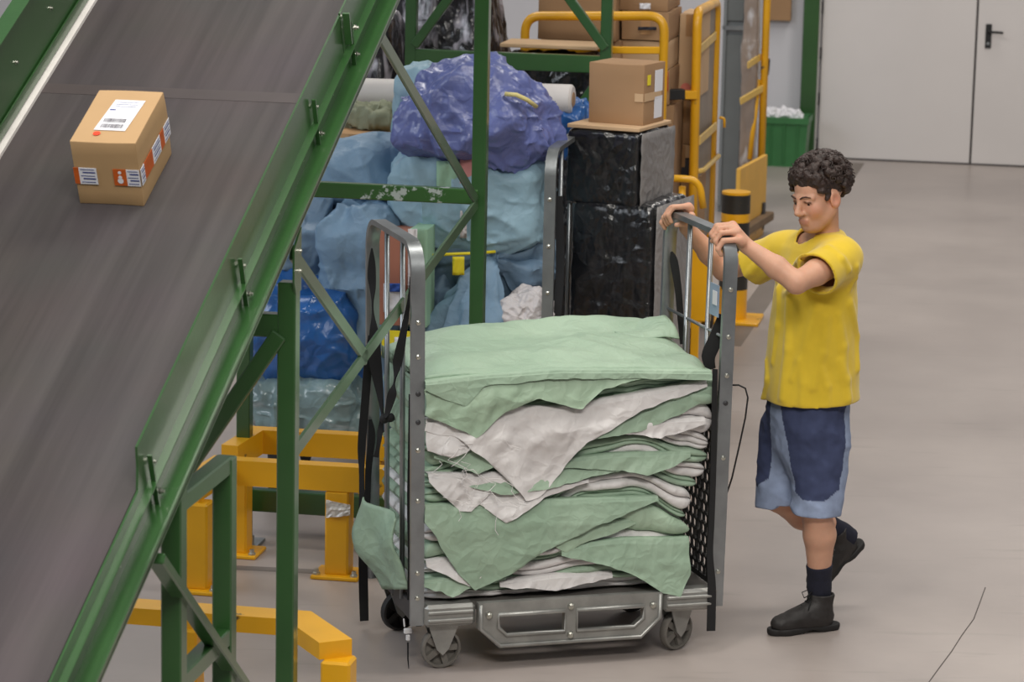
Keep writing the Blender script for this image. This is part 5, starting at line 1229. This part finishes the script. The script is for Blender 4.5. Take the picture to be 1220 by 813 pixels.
tarp = bagpx('tarpaulin_bundle', 474, 84, 664, 202, 12.62, .30, TARP, 'crumpled violet blue tarpaulin bundle on top of the pale blue sack', 'tarpaulin', seed=25, amp=.036, freq=3.0, pw=2.2, mode='tarp', grow=1.0, shape=lambda q, s: s * np.stack([1.05 + .18 * np.clip(-q[:, 2], 0, 1), 1 + 0 * q[:, 0], np.where(q[:, 2] > 0, 1.12 - .30 * np.abs(q[:, 0]) ** 1.5, .92 + .12 * np.abs(q[:, 0]))], -1) + np.array([0, 0, .0]))
MB().tube([P(602, 112, 12.33), P(615, 113, 12.31), P(628, 119, 12.33), P(639, 127, 12.38)], .010, 6).build('tarp_tie', mat('pale_yellow_tie', (222, 208, 140), rough=.6), tarp, True)
bagpx('filled_sack', 476, 78, 530, 180, 12.98, .18, BLU2, 'upright pale blue sack with pink print behind the tarpaulin bundle', group=GS, seed=28, amp=.03, freq=3)
on_front(476, 140, 500, 156, 12.77, PINK, 'printed_band', bpy.data.objects['filled_sack.00%d' % 8] if False else tarp) if False else None
pk = on_front(548, 188, 575, 232, 12.42, PINK, 'printed_patch', S2o); on_front(520, 192, 545, 236, 12.42, PALEG, 'printed_patch', S2o); on_front(548, 236, 556, 284, 12.41, WHT, 'printed_patch', S2o)
# cartons standing inside the cage, seen through the cart's left hoop
def carton_px(u0, v0, u1, v1, y, depth, m, label, yaw=-HEAD, seed=1, cat='box', group=None, name='cardboard_box', flapc=True):
    'upright carton whose front face fills (u0,v0)-(u1,v1) at distance y'
    c = P((u0 + u1) / 2, v1, y); t = P((u0 + u1) / 2, v0, y); w = np.linalg.norm(P(u1, v1, y) - P(u0, v1, y)); ax = axes_yaw(yaw)
    o = c + ax[1] * depth / 2
    th = thing(name, o, label, cat, group); carton('box_body', o, ax[0], ax[1], UP, w, depth, t[2] - c[2], m, th, seed=seed)
    if flapc:
        q = o + UP * (t[2] - c[2] + .001)
        MB().box(q, (w * .99, .045, .002), ax).build('packing_tape', mat('brown_packing_tape', (172, 132, 90), rough=.35), th)
        for s in (1,): MB().box(o - ax[1] * (depth / 2 + .001) + UP * ((t[2] - c[2]) - .06), (.05, .002, .12), ax).build('packing_tape', MATS['brown_packing_tape'], th)
    return th
REDC = mat('reddish_cardboard', (168, 110, 90), rough=.85, var=.06)
rc = carton_px(450, 276, 486, 388, 12.30, .2, REDC, 'reddish brown box with blue and white label behind the left hoop', seed=4, flapc=False)
on_front(457, 338, 482, 372, 12.28, PAPER, 'address_label', rc); on_front(458, 338, 482, 348, 12.27, mat('blue_print', (44, 84, 170), rough=.6), 'label_print', rc)
wg = carton_px(487, 272, 508, 390, 12.30, .16, PALEG, 'narrow pale green printed box beside the reddish box', seed=6, flapc=False); on_front(486, 273, 497, 388, 12.28, WHT, 'printed_patch', wg)
bag('filled_sack', P(480, 455, 12.5), (.14, .15, .24), BLU3, 'blue sack low behind the left hoop, below the reddish box', 'sack', GS, seed=29, amp=.03, freq=3)
yn = MB().box(P(481, 410, 12.22), (.19, .01, .11), (CR, HD, UP)).build('document_pouch', YNOTE); tag(yn, 'yellow card pouch with white sheet, low behind the left hoop', 'card'); on_front(470, 402, 494, 425, 12.20, PAPER, 'white_sheet', yn)
# second and third roll cages that hold the pile
def cage(name, c0, c1, y, dep, label, side_hoops, top, bars=False):
    xa, xb = hc(P(c0, 500, y))[0], hc(P(c1, 500, y))[0]; hh = hc(P((c0 + c1) / 2, 500, y))[1]
    cg_ = thing(name, hall((xa + xb) / 2, hh + dep / 2, 0), label, 'cart')
    MB().box(hall((xa + xb) / 2, hh + dep / 2, .22), (xb - xa, dep, .06), (CR, HD, UP), .008).build('deck', DARKSTEEL, cg_)
    for x in side_hoops:
        xx = xa if x == 0 else xb; r = .1; path = [hall(xx, hh, .2)]
        for k in range(7): a = math.pi / 2 * k / 6; path.append(hall(xx, hh + r - r * math.cos(a), top - r + r * math.sin(a)))
        for k in range(7): a = math.pi / 2 * k / 6; path.append(hall(xx, hh + dep - r + r * math.sin(a), top - r + r * math.cos(a)))
        path.append(hall(xx, hh + dep, .2)); V, Fc = [], []; n = len(path)
        for i, p in enumerate(path):
            t = nrm(path[min(i + 1, n - 1)] - path[max(i - 1, 0)]); out = np.cross(CR, t)
            V += [p + CR * a - out * b for a, b in [(-.024, -.012), (-.024, .008), (-.015, .013), (.015, .013), (.024, .008), (.024, -.012)]]
        for i in range(n - 1):
            for k in range(6): Fc.append((i * 6 + k, i * 6 + (k + 1) % 6, (i + 1) * 6 + (k + 1) % 6, (i + 1) * 6 + k))
        Fc += [tuple(range(6))[::-1], tuple((n - 1) * 6 + k for k in range(6))]
        h = link_mesh('hoop_frame', V, Fc, STEEL, cg_, True, autosmooth=40)
        for z in (1.35, 1.15, .95, .75): MB().lathe([(.009, 0), (.009, .004), (.004, .006)], hall(xx, hh - .012, z), -HD, 8).build('rivet', BOLTM, h)
        for f in (.35, .68): MB().tube([hall(xx, hh + dep * f, .24), hall(xx, hh + dep * f, top - .01)], .0095, 8).build('rod', STEEL, cg_, True)
        ribbon([hall(xx + .02, hh + .1, top - .2), hall(xx + .03, hh + .12, top - .5), hall(xx + .025, hh + .1, top - .8), hall(xx + .03, hh + .12, top - 1.1)], [.03, .04, .03, .035], [.3, .8, .2, .4], parent=cg_)
    for sx in (.1, .9):
        for sy in (.1, .9):
            c = hall(xa + (xb - xa) * sx, hh + dep * sy, .07)
            w = MB().lathe([(.05, -.018), (.07, -.014), (.07, .014), (.05, .018)], c, CR, 22).build('wheel', RUBBERD, cg_, True, autosmooth=40)
            MB().box(c + UP * .075, (.05, .06, .1), (CR, HD, UP), .01).build('fork', DARKSTEEL, cg_)
    return cg_
cage('roll_cart', 476, 652, 12.32, .75, 'steel roll cart holding blue sacks, its bent hoop beside the black wrapped stack', (1,), P(655, 178, 12.35)[2])
cage('roll_cart', 302, 470, 12.42, .7, 'dark cart deck carrying plastic bags behind the yellow guard rails', (), 1.3)
# black stretch-wrapped stack with a carton on top
wy = -math.radians(24); wax = axes_yaw(wy)
def wrapped_block(u0, v0, u1, v1, y, dep, seed, m, name, parent, amp=.0035):
    c = P((u0 + u1) / 2, v1, y); t = P((u0 + u1) / 2, v0, y); w = np.linalg.norm(P(u1, v1, y) - P(u0, v1, y)) / math.cos(wy) * .96; h = t[2] - c[2]; o = c + wax[1] * dep / 2 + UP * h / 2
    return bag(name, o, (w / 2, dep / 2, h / 2), m, seed=seed, pw=16, mode='crumple', amp=amp, freq=7, str_=(1, 1, .4), ax=wax, parent=parent), o, w, h
wst = thing('wrapped_stack', P(732, 560, 12.75), 'stack of boxes wrapped in black stretch film behind the sack pile', 'wrapped goods')
_, o1, w1, h1 = wrapped_block(668, 240, 770, 585, 12.62, .46, 31, BLKF, 'wrapped_lower', wst)
_, o2, w2, h2 = wrapped_block(670, 156, 760, 246, 12.66, .40, 33, BLKF, 'wrapped_upper', wst)
for oo, ww, hh_, dd in ((o1, w1, h1, .46), (o2, w2, h2, .40)):
    g = np.array([[oo + wax[0] * (ww / 2 + .010 + .002 * math.sin(i * 2.1 + j)) + wax[1] * dd * (j / 8 - .5) * .98 + UP * hh_ * (i / 10 - .5) * .985 for j in range(9)] for i in range(11)])
    MB().sheet(g, .004, -wax[0]).build('film_side', GREYF, wst, True)
tp_ = o2 + UP * (h2 / 2 + .012); MB().box(tp_, (w2 * .98, .385, .018), wax, .003).build('lid_board', CARD2, wst)
cb = thing('cardboard_box', tp_ + UP * .009, 'brown cardboard box with yellow sticker and white labels on top of the black wrapped stack', 'box')
bx0, bx1 = P(692, 143, 12.78), P(758, 146, 12.70); bw = .258; bd = .25; bh = P(725, 71, 12.72)[2] - P(725, 143, 12.72)[2]; bo = tp_ + UP * .009 + wax[0] * .018 + wax[1] * .03 + wax[1] * .0
carton('box_body', bo, wax[0], wax[1], UP, bw, bd, bh, CARD3, cb, seed=8, bev=.004, dent=.002)
def bs(y, z, dy, dz, m, nm): MB().box(bo + wax[0] * (bw / 2 + .002) + wax[1] * y + UP * z, (.002, dy, dz), wax).build(nm, m, cb)
bs(.045, bh * .70, .09, bh * .36, PAPER, 'address_label'); bs(.045, bh * .26, .09, bh * .36, PAPER, 'address_label'); bs(-.07, bh * .74, .035, .045, YNOTE, 'yellow_sticker'); bs(-.02, bh * .46, .2, .035, CARD2, 'packing_tape')
MB().box(bo - wax[1] * (bd / 2 + .002) + wax[0] * bw * .42 + UP * bh * .46, (.04, .002, .035), wax).build('packing_tape', CARD2, cb)
# long roll, flat wrapped sheet pack, big film bundle
RL = mat('white_roll_paper', (206, 200, 196), rough=.6, var=.06)
ra, rb_ = P(396, 110, 13.75), P(683, 119, 13.5); dr_ = nrm(rb_ - ra)
rr_ = MB().tube([ra, ra + dr_ * .01, rb_ - dr_ * .01, rb_], [.062, .071, .071, .062], 24).build('material_roll', RL, None, True, autosmooth=40); tag(rr_, 'long pale grey roll lying across behind the tarpaulin bundle', 'roll')
MB().lathe([(.035, -.004), (.035, .003)], rb_, dr_, 20).build('roll_core', CARD3, rr_)
def gz_(p, z): return np.array([p[0], p[1], z])
fp = thing('sheet_pack', P(652, 110, 14.9), 'flat pack of boards in shiny black film behind the green cross beam', 'wrapped goods')
c = P(652, 74, 14.85); bag('film_wrap', gz_(c + HD * .17, (c[2] + .06) / 2), (.28, .15, (c[2] + .06) / 2 - .02), BLKF, seed=35, mode='crumple', pw=8, amp=.012, freq=6, ax=(CR, HD, UP), parent=fp)
MB().box(c + HD * .17 + UP * .075, (.5, .3, .02), (CR, HD, UP), .004).build('top_board', CARD2, fp)
bag('filled_sack', P(665, 152, 13.6), (.12, .12, .12), DEEP, 'small bright blue bag between roll end and black wrapped stack', 'bag', seed=37, amp=.03, freq=5)
zb1 = P(535, 40, 15.6)[2] + .36; bag('wrapped_bundle', P(535, 40, 15.6) * np.array([1, 1, 0]) + UP * zb1 / 2, (.30, .35, zb1 / 2 - .03), BLKS, 'tall dark bundle wrapped in streaky clear film behind the far conveyor leg', 'wrapped goods', seed=39, mode='crumple', pw=5, amp=.025, freq=2.6)
zb2 = P(450, 70, 15.0)[2] + .28; bag('wrapped_bundle', P(446, 70, 15.0) * np.array([1, 1, 0]) + UP * zb2 / 2, (.10, .25, zb2 / 2 - .03), BLKS, 'narrow film-wrapped bundle next to the conveyor rail', 'wrapped goods', seed=41, mode='crumple', pw=4, amp=.02, freq=3, ax=axes_yaw(-.2, -.06))
carton_px(372, 160, 470, 215, 13.25, .45, CARD, 'open brown box top beside the conveyor rail, above the blue sacks', seed=11, yaw=-.35)
bagpx('cloth_heap', 415, 126, 484, 152, 13.5, .12, mat('olive_cloth', (138, 142, 118), rough=.8, var=.15), 'grey-green cloth heap under the long pale roll', 'cloth', seed=43, amp=.03, freq=6)
# supports below the stacked goods so that nothing hovers
def pallet(c, w, d, label):
    p = thing('pallet', c, label, 'pallet'); wd = mat('pallet_wood', (164, 134, 98), rough=.85, var=.15, scale=8)
    for k in range(5): MB().box(np.asarray(c) + CR * (0) + HD * (d * (k / 4 - .5) * .88) + UP * .135, (w, .1, .02), (CR, HD, UP)).build('board', wd, p)
    for k in (-1, 0, 1): MB().box(np.asarray(c) + CR * w * .42 * k + UP * .062, (.09, d, .124), (CR, HD, UP)).build('bearer', wd, p)
    return p
# ------------------------------------------------------------------ yellow trolleys, cartons, cabinet, bollard, tote
def pole(name, pts, r, m, parent, n=10): return MB().tube(pts, r, n).build(name, m, parent, True)
def arc(pts, k=4):
    'round the corners of a polyline'
    out = [np.asarray(pts[0], float)]
    for i in range(1, len(pts) - 1):
        a, b, c = (np.asarray(q, float) for q in pts[i - 1:i + 2]); d = min(.09, np.linalg.norm(b - a) * .45, np.linalg.norm(c - b) * .45); p, q = b - nrm(b - a) * d, b + nrm(c - b) * d
        for t in np.linspace(0, 1, k + 2): out.append(p * (1 - t) ** 2 + 2 * b * t * (1 - t) + q * t * t)
    return out + [np.asarray(pts[-1], float)]
def gz(p, z): return np.array([p[0], p[1], z])
# trolley A: broad hoop seen face on
ya = 15.3
A = thing('platform_trolley', gz(P(710, 60, ya), 0), 'yellow platform trolley with broad bent tube hoop in front of stacked cartons', 'trolley')
tl, tr_ = P(626, 19, ya), P(792, 19, ya - .25)
pole('hoop_tube', arc([gz(tl, .22), tl, tr_, gz(tr_, .22)], 6), .024, YELLOWC, A)
q1, q2 = P(630, 59, ya), P(790, 60, ya - .25); MB().beam(q1, q2, .03, .036).build('cross_bar', YELLOWC, A)
for z in (.5, .95): MB().beam(gz(tl, z), gz(tr_, z), .03, .036).build('cross_bar', YELLOWC, A)
pc = (gz(tl, 0) + gz(tr_, 0)) / 2 + HD * .5; pw_ = np.linalg.norm(tr_ - tl)
MB().box(pc + UP * .2, (pw_, 1.0, .05), (CR, HD, UP), .006).build('platform', YELLOWC, A)
for sx in (-1, 1):
    for sy in (-1, 1):
        c = pc + CR * pw_ * .4 * sx + HD * .4 * sy + UP * .08; MB().lathe([(.06, -.02), (.08, -.016), (.08, .016), (.06, .02)], c, CR, 20).build('wheel', RUBBERD, A, True, autosmooth=40); MB().box(c + UP * .06, (.06, .07, .11), (CR, HD, UP)).build('fork', DARKSTEEL, A)
GB = 'cartons stacked on the yellow trolleys'
def stackbox(u0, v0, u1, v1, y, dep, m, label, **kw): return carton_px(u0, v0, u1, v1, y, dep, m, label, group=GB, **kw)
stackbox(640, -40, 734, 48, 15.55, .5, CARD3, 'large brown carton behind the broad yellow hoop', seed=21)
zf = lambda u, y: (u, y)
stackbox(640, 48, 736, 210, 15.58, .5, CARD3, 'brown carton below the large one behind the broad yellow hoop', seed=22)
b2 = stackbox(738, -46, 796, 13, 15.6, .5, CARD3, 'brown carton with a small printed sticker at the top of the stack', seed=23)
on_front(762, 4, 775, 11, 15.55, PAPER, 'sticker', b2)
b3 = stackbox(740, 14, 797, 48, 15.58, .5, CARD3, 'flat brown carton second from top in the stack', seed=24); on_front(760, 32, 782, 36, 15.54, INK, 'printed_line', b3)
stackbox(736, 49, 796, 82, 15.6, .5, CARD2, 'pale brown carton third from top in the stack', seed=25)
rb4 = stackbox(740, 83, 797, 124, 15.6, .5, CARD3, 'brown carton fourth from top with a red printed edge', seed=26); on_front(790, 85, 796, 109, 15.55, mat('red_carton', (186, 44, 40), rough=.7), 'red_print', rb4)
stackbox(740, 125, 797, 330, 15.6, .5, CARD3, 'tall brown carton at the foot of the trolley stack', seed=27)
# trolley B: narrow hoop seen from its end, loaded with a tall carton
yb0, yb1 = 15.7, 16.7
Bt = thing('platform_trolley', gz(P(838, 60, 16.2), 0), 'yellow trolley with tall narrow hoop holding an upright pale carton', 'trolley')
h0, h1 = P(831, 14, yb0), P(854, 2, yb1)
pole('hoop_tube', arc([gz(P(825, 300, yb0), .2), h0, h1, gz(P(846, 250, yb1), .2)], 5), .026, YELLOWC, Bt)
for v0, v1 in ((60, 42), (168, 150)): MB().beam(P(833, v0, yb0), P(853, v1, yb1), .012, .05).build('cross_bar', mat('pale_yellow_bar', (216, 180, 96), rough=.5), Bt)
pole('bent_bar', [P(832, 204, yb0), P(838, 203, yb0 + .1), P(856, 186, yb1)], .014, MATS['pale_yellow_bar'], Bt)
MB().beam(P(793, 113, yb0 - .05), P(830, 113, yb0 - .02), .05, .045).build('handle_bar', YELLOWC, Bt); MB().beam(P(790, 113, yb0 - .08), P(815, 112, yb0 - .06), .06, .055).build('black_grip', BLACKP, Bt)
pole('latch_hook', arc([P(857, 140, yb1 - .2), P(863, 141, yb1 - .2), P(863, 152, yb1 - .2)], 3), .008, YELLOWC, Bt)
pbx = (gz(h0, 0) + gz(h1, 0)) / 2; MB().box(pbx - CR * .06 + UP * .2, (.26, 1.1, .05), (CR, HD, UP), .006).build('platform', YELLOWC, Bt)
MB().box(P(838, 110, 16.3) + UP * -.2, (.02, .9, 1.3), (CR, HD, UP)).build('mesh_board', mat('dull_side_board', (140, 128, 116), rough=.6, var=.15), Bt)
for sy in (-1, 1):
    for sx in (-1, 1): c = pbx - CR * (.06 - .08 * sx) + HD * .45 * sy + UP * .08; MB().lathe([(.06, -.02), (.08, -.016), (.08, .016), (.06, .02)], c, CR, 20).build('wheel', RUBBERD, Bt, True, autosmooth=40); MB().box(c + UP * .06, (.06, .07, .11), (CR, HD, UP)).build('fork', DARKSTEEL, Bt)
tb_ = stackbox(807, 17, 833, 116, 15.95, .42, CARD2, 'tall pale upright carton with round red stamp inside the narrow hoop', seed=31); 
st = P(817, 105, 15.92); MB().lathe([(.028, 0), (.028, .002)], st, -HD, 18).build('red_stamp', mat('faded_red_stamp', (206, 120, 104), rough=.8), tb_)
stackbox(797, 119, 826, 172, 15.98, .4, CARD3, 'dark brown carton under the black handle grip', seed=32)
stackbox(796, 173, 826, 188, 15.98, .4, CARD2, 'thin pale carton under the dark brown carton', seed=33)
stackbox(796, 189, 826, 214, 15.98, .4, mat('charcoal_carton', (66, 64, 66), rough=.8), 'charcoal grey box under the thin pale carton', seed=34, flapc=False)
stackbox(796, 215, 828, 300, 15.98, .4, CARD3, 'brown carton at the bottom behind the bent yellow handle', seed=35)
# hand truck with bent handle, in front of trolley B
yh = 14.2
Ht = thing('hand_truck', gz(P(822, 300, yh), 0), 'yellow hand truck with a bent tube handle seen through the cart hoop', 'hand truck')
pole('handle_tube', arc([P(792, 212, yh), P(833, 214, yh), P(838, 248, yh)], 5), .018, YELLOWC, Ht)
e0 = P(813, 222, yh + .03); pole('upright_tube', [e0, gz(e0, .05)], .018, YELLOWC, Ht); e1 = P(797, 212, yh); pole('upright_tube', [e1, gz(e1, .05)], .018, YELLOWC, Ht)
MB().box(P(830, 335, yh + .05) + CR * .0, (.15, .03, .40), (CR, HD, UP), .006).build('back_plate', YELLOW, Ht)
zb_ = P(830, 335, yh + .05); MB().box(gz(zb_, .02) - HD * .02, (.36, .22, .02), (CR, HD, UP), .004).build('toe_plate', YELLOW, Ht); MB().beam(zb_ - UP * .2, gz(zb_, .03), .04, .03).build('stay', YELLOW, Ht)
# grey cabinet
gcx = thing('cabinet', gz(P(871, 200, 21.2), 0), 'tall grey steel cabinet standing between the yellow trolleys', 'cabinet')
gm = mat('grey_cabinet_paint', (120, 124, 126), rough=.5, var=.08); gm2 = mat('grey_cabinet_panel', (104, 108, 108), rough=.5, var=.08)
cc = gz(P(871, 200, 21.2), 0); MB().box(cc + HD * .3 + UP * 1.3, (.19, .5, 2.7), (CR, HD, UP), .006).build('cabinet_body', gm, gcx)
MB().box(cc + HD * .04 + UP * 1.92 - CR * .015, (.13, .02, 1.05), (CR, HD, UP), .004).build('door_panel', gm2, gcx); MB().box(cc + HD * .04 + UP * .72 - CR * .015, (.13, .02, 1.15), (CR, HD, UP), .004).build('door_panel', gm2, gcx)
MB().box(cc + HD * .03 + UP * 1.345, (.2, .03, .03), (CR, HD, UP)).build('cross_rail', STEEL, gcx)
for s in (-.083, .083): MB().box(cc + HD * .03 + UP * 1.3 + CR * s, (.022, .03, 2.5), (CR, HD, UP)).build('corner_post', gm, gcx)
pole('post_tube', [cc + CR * .1 + UP * .15 - HD * .02, cc + CR * .1 + UP * 1.2 - HD * .02], .014, STEEL, gcx)
for sx in (-.07, .07): MB().box(cc + HD * .3 + UP * .025 + CR * sx, (.04, .4, .05), (CR, HD, UP)).build('foot', BLACKP, gcx)
# trolley C: end board, hoop, film-wrapped load
yc = 20.4
Ct = thing('platform_trolley', gz(P(898, 250, yc), 0), 'yellow trolley farthest back with solid end board and film-wrapped load', 'trolley')
c0 = gz(P(909, 272, yc), 0)
p9, p0 = P(907, 186, yc), P(908, -30, yc); pole('hoop_tube', arc([gz(p9, .35), gz(p9, p0[2]), gz(p9 * 1.045, p0[2]), gz(p9 * 1.045, .35)], 4), .027, YELLOWC, Ct)
pole('brace_tube', [P(893, 190, yc - .1), P(904, 95, yc)], .018, YELLOWC, Ct)
for v0, v1, u0, u1 in ((78, 68, 891, 906), (121, 104, 882, 911)): MB().beam(P(u0, v0, yc - .25), P(u1, v1, yc), .012, .05).build('cross_bar', MATS['pale_yellow_bar'], Ct)
pole('wire_handle', arc([P(909, 92, yc), P(915, 90, yc), P(917, 70, yc), P(910, 68, yc)], 3), .006, DARKSTEEL, Ct)
bl0, br0 = P(880, 199, 19.5), P(912, 186, 20.3); bax_d = nrm(gz(br0 - bl0, 0)); bax = (bax_d, np.array([-bax_d[1], bax_d[0], 0]), UP); zlow = P(896, 262, 19.9)[2]; bc0 = (gz(bl0, 0) + gz(br0, 0)) / 2 + UP * ((bl0[2] + br0[2]) / 2 + zlow) / 2; ztop_ = (bl0[2] + br0[2]) / 2
MB().box(bc0, (np.linalg.norm(gz(br0 - bl0, 0)), .03, ztop_ - zlow), bax, .004).build('end_board', mat('orange_yellow_board', (222, 172, 72), rough=.55, var=.06), Ct)
MB().box(gz(bc0, zlow - .03), (.9, .14, .06), bax, .006).build('platform', mat('worn_timber', (120, 98, 74), rough=.8), Ct); MB().box(gz(bc0, zlow - .1), (.7, .04, .10), bax).build('bumper', YELLOW, Ct)
for sx in (-1, 1):
    for sy in (0,): c = gz(bc0, .09) + bax[0] * .32 * sx + bax[1] * sy; MB().lathe([(.06, -.02), (.085, -.016), (.085, .016), (.06, .02)], c, bax[1], 20).build('wheel', RUBBERD, Ct, True, autosmooth=40); MB().box(c + UP * .07, (.06, .06, .13), bax).build('fork', DARKSTEEL, Ct)
bag('wrapped_load', P(894.5, 75, yc + .05) , (.055, .12, .95), film('clear_film_over_board', (136, 122, 112), .3, coat=.4, bump=.4, bscale=8, streak=((190, 188, 190), .56, (0, .3, .1), (3, 3, 1))), 'tall film-wrapped boards standing on the farthest yellow trolley', 'wrapped goods', seed=51, pw=9, amp=.006, freq=4, mode='crumple')
# bollard
bp_ = PZ(872, 382, 0); bl = thing('bollard', bp_, 'round bollard striped black and yellow behind the cart', 'bollard')
ht_ = P(872, 228, bp_[1])[2]; yz = [0, .10, .24, .36, .50, .56, ht_ - .045, ht_]; rB = 17.0 / F_PX * 17.2
BKP = mat('scuffed_black_paint', (42, 40, 36), rough=.5, var=.2, spots=((190, 150, 50), .64, 14))
for i, (z0, z1, m) in enumerate(((.02, .19, YELLOW), (.19, .36, BKP), (.36, .42, YELLOW), (.42, ht_ - .175, BKP), (ht_ - .175, ht_ - .125, YELLOW), (ht_ - .125, ht_ - .015, BKP), (ht_ - .015, ht_, YELLOW))):
    MB().lathe([(rB, z0), (rB, z1)], bp_, UP, 28).build('band', m, bl, True, autosmooth=40)
MB().box(bp_ + UP * .01, (.34, .34, .02), (CR, HD, UP), .004).build('base_plate', YELLOW, bl)
# tote with crumpled paper
tc0 = PZ(933, 199, 0); tz = P(935, 140, tc0[1])[2]; ww = 58 / F_PX * tc0[1]; gt = mat('green_tote_plastic', (52, 112, 62), rough=.45, var=.12); tt_ = thing('tote', tc0, 'dark green plastic tote by the wall filled with white crumpled paper', 'tote')
def ring(w, d, z, o=tc0): return [o + CR * (w / 2 * a) + HD * (d / 2 * b + .16) + UP * z for a, b in ((-1, -1), (1, -1), (1, 1), (-1, 1))]
def tub(w0, w1, d0, d1, z0, z1, th):
    V = ring(w0, d0, z0) + ring(w1, d1, z1) + ring(w1 - th, d1 - th, z1) + ring(w0 - th, d0 - th, z0 + th); Fc = [(3, 2, 1, 0)]
    for r in range(3):
        for k in range(4): Fc.append((r * 4 + k, r * 4 + (k + 1) % 4, r * 4 + 4 + (k + 1) % 4, r * 4 + 4 + k))
    Fc.append((12, 13, 14, 15)); return V, Fc
V, Fc = tub(ww * .84, ww * .97, .30, .36, .0, tz, .014); link_mesh('tote_body', V, Fc, gt, tt_)
V, Fc = tub(ww * 1.0, ww * 1.0, .39, .39, tz - .05, tz, .03); link_mesh('tote_rim', V, Fc, gt, tt_)
for k in (-.28, 0, .28): MB().beam(tc0 + CR * ww * k * .95 - HD * .004 + UP * .03 + HD * .01, tc0 + CR * ww * k - HD * .022 + UP * (tz - .05), .02, .012).build('rib', gt, tt_)
for k, (dx, dz, r) in enumerate(((-.13, .045, .085), (-.03, .06, .08), (.06, .03, .07))):
    bag('crumpled_paper', tc0 + CR * dx + HD * (.16 + .02 * k) + UP * (tz - .02 + dz * .4), (r, r, r * .9), mat('bright_white_paper', (236, 234, 238), rough=.7), ('leftmost crumpled white paper ball in the green tote', 'middle and tallest crumpled white paper ball in the green tote', 'rightmost crumpled white paper ball in the green tote')[k], 'paper', 'crumpled papers in the green tote', seed=60 + k, pw=2, amp=.014, freq=11, mode='crumple')
# floor marks: the worn dark stripe, a crack, a joint
s0, s1 = PZ(1020, 194, .0), PZ(868, 412, .0); sd0 = nrm(s1 - s0); sn = np.array([-sd0[1], sd0[0], 0])
m_ = MB().prism([s0 + sn * .07, s0 - sn * .07, s1 - sn * .07, s1 + sn * .07], UP * .0015).build('trim_3', mat('dark_floor_stripe', (112, 102, 94), rough=.5, var=.12, scale=4)); tag(m_, 'worn dark stripe across the concrete floor towards the double door', 'floor stripe', kind='structure')
cr_p = [PZ(u, v, .001) for u, v in ((1174, 700), (1166, 722), (1160, 738), (1146, 757), (1134, 776), (1119, 796), (1106, 814), (1098, 830))]
g = np.array([[p + CR * .002, p - CR * .002] for p in cr_p]); ck = MB().sheet(g, .001, UP).build('floor_crack', mat('dark_crack_line', (84, 78, 74), rough=.9), fl)  # crack drawn as a thin dark strip along the floor
g0, g1 = PZ(100, 668, .0), PZ(470, 686, .0)
jn = MB().prism([g0 + HD * .03, g0 - HD * .03, g1 - HD * .03, g1 + HD * .03], UP * .0012).build('trim_4', mat('floor_joint', (124, 117, 112), rough=.6, var=.1)); tag(jn, 'dark joint line in the concrete floor between the guard rails', 'floor joint', kind='structure')
bpy.context.view_layer.update()
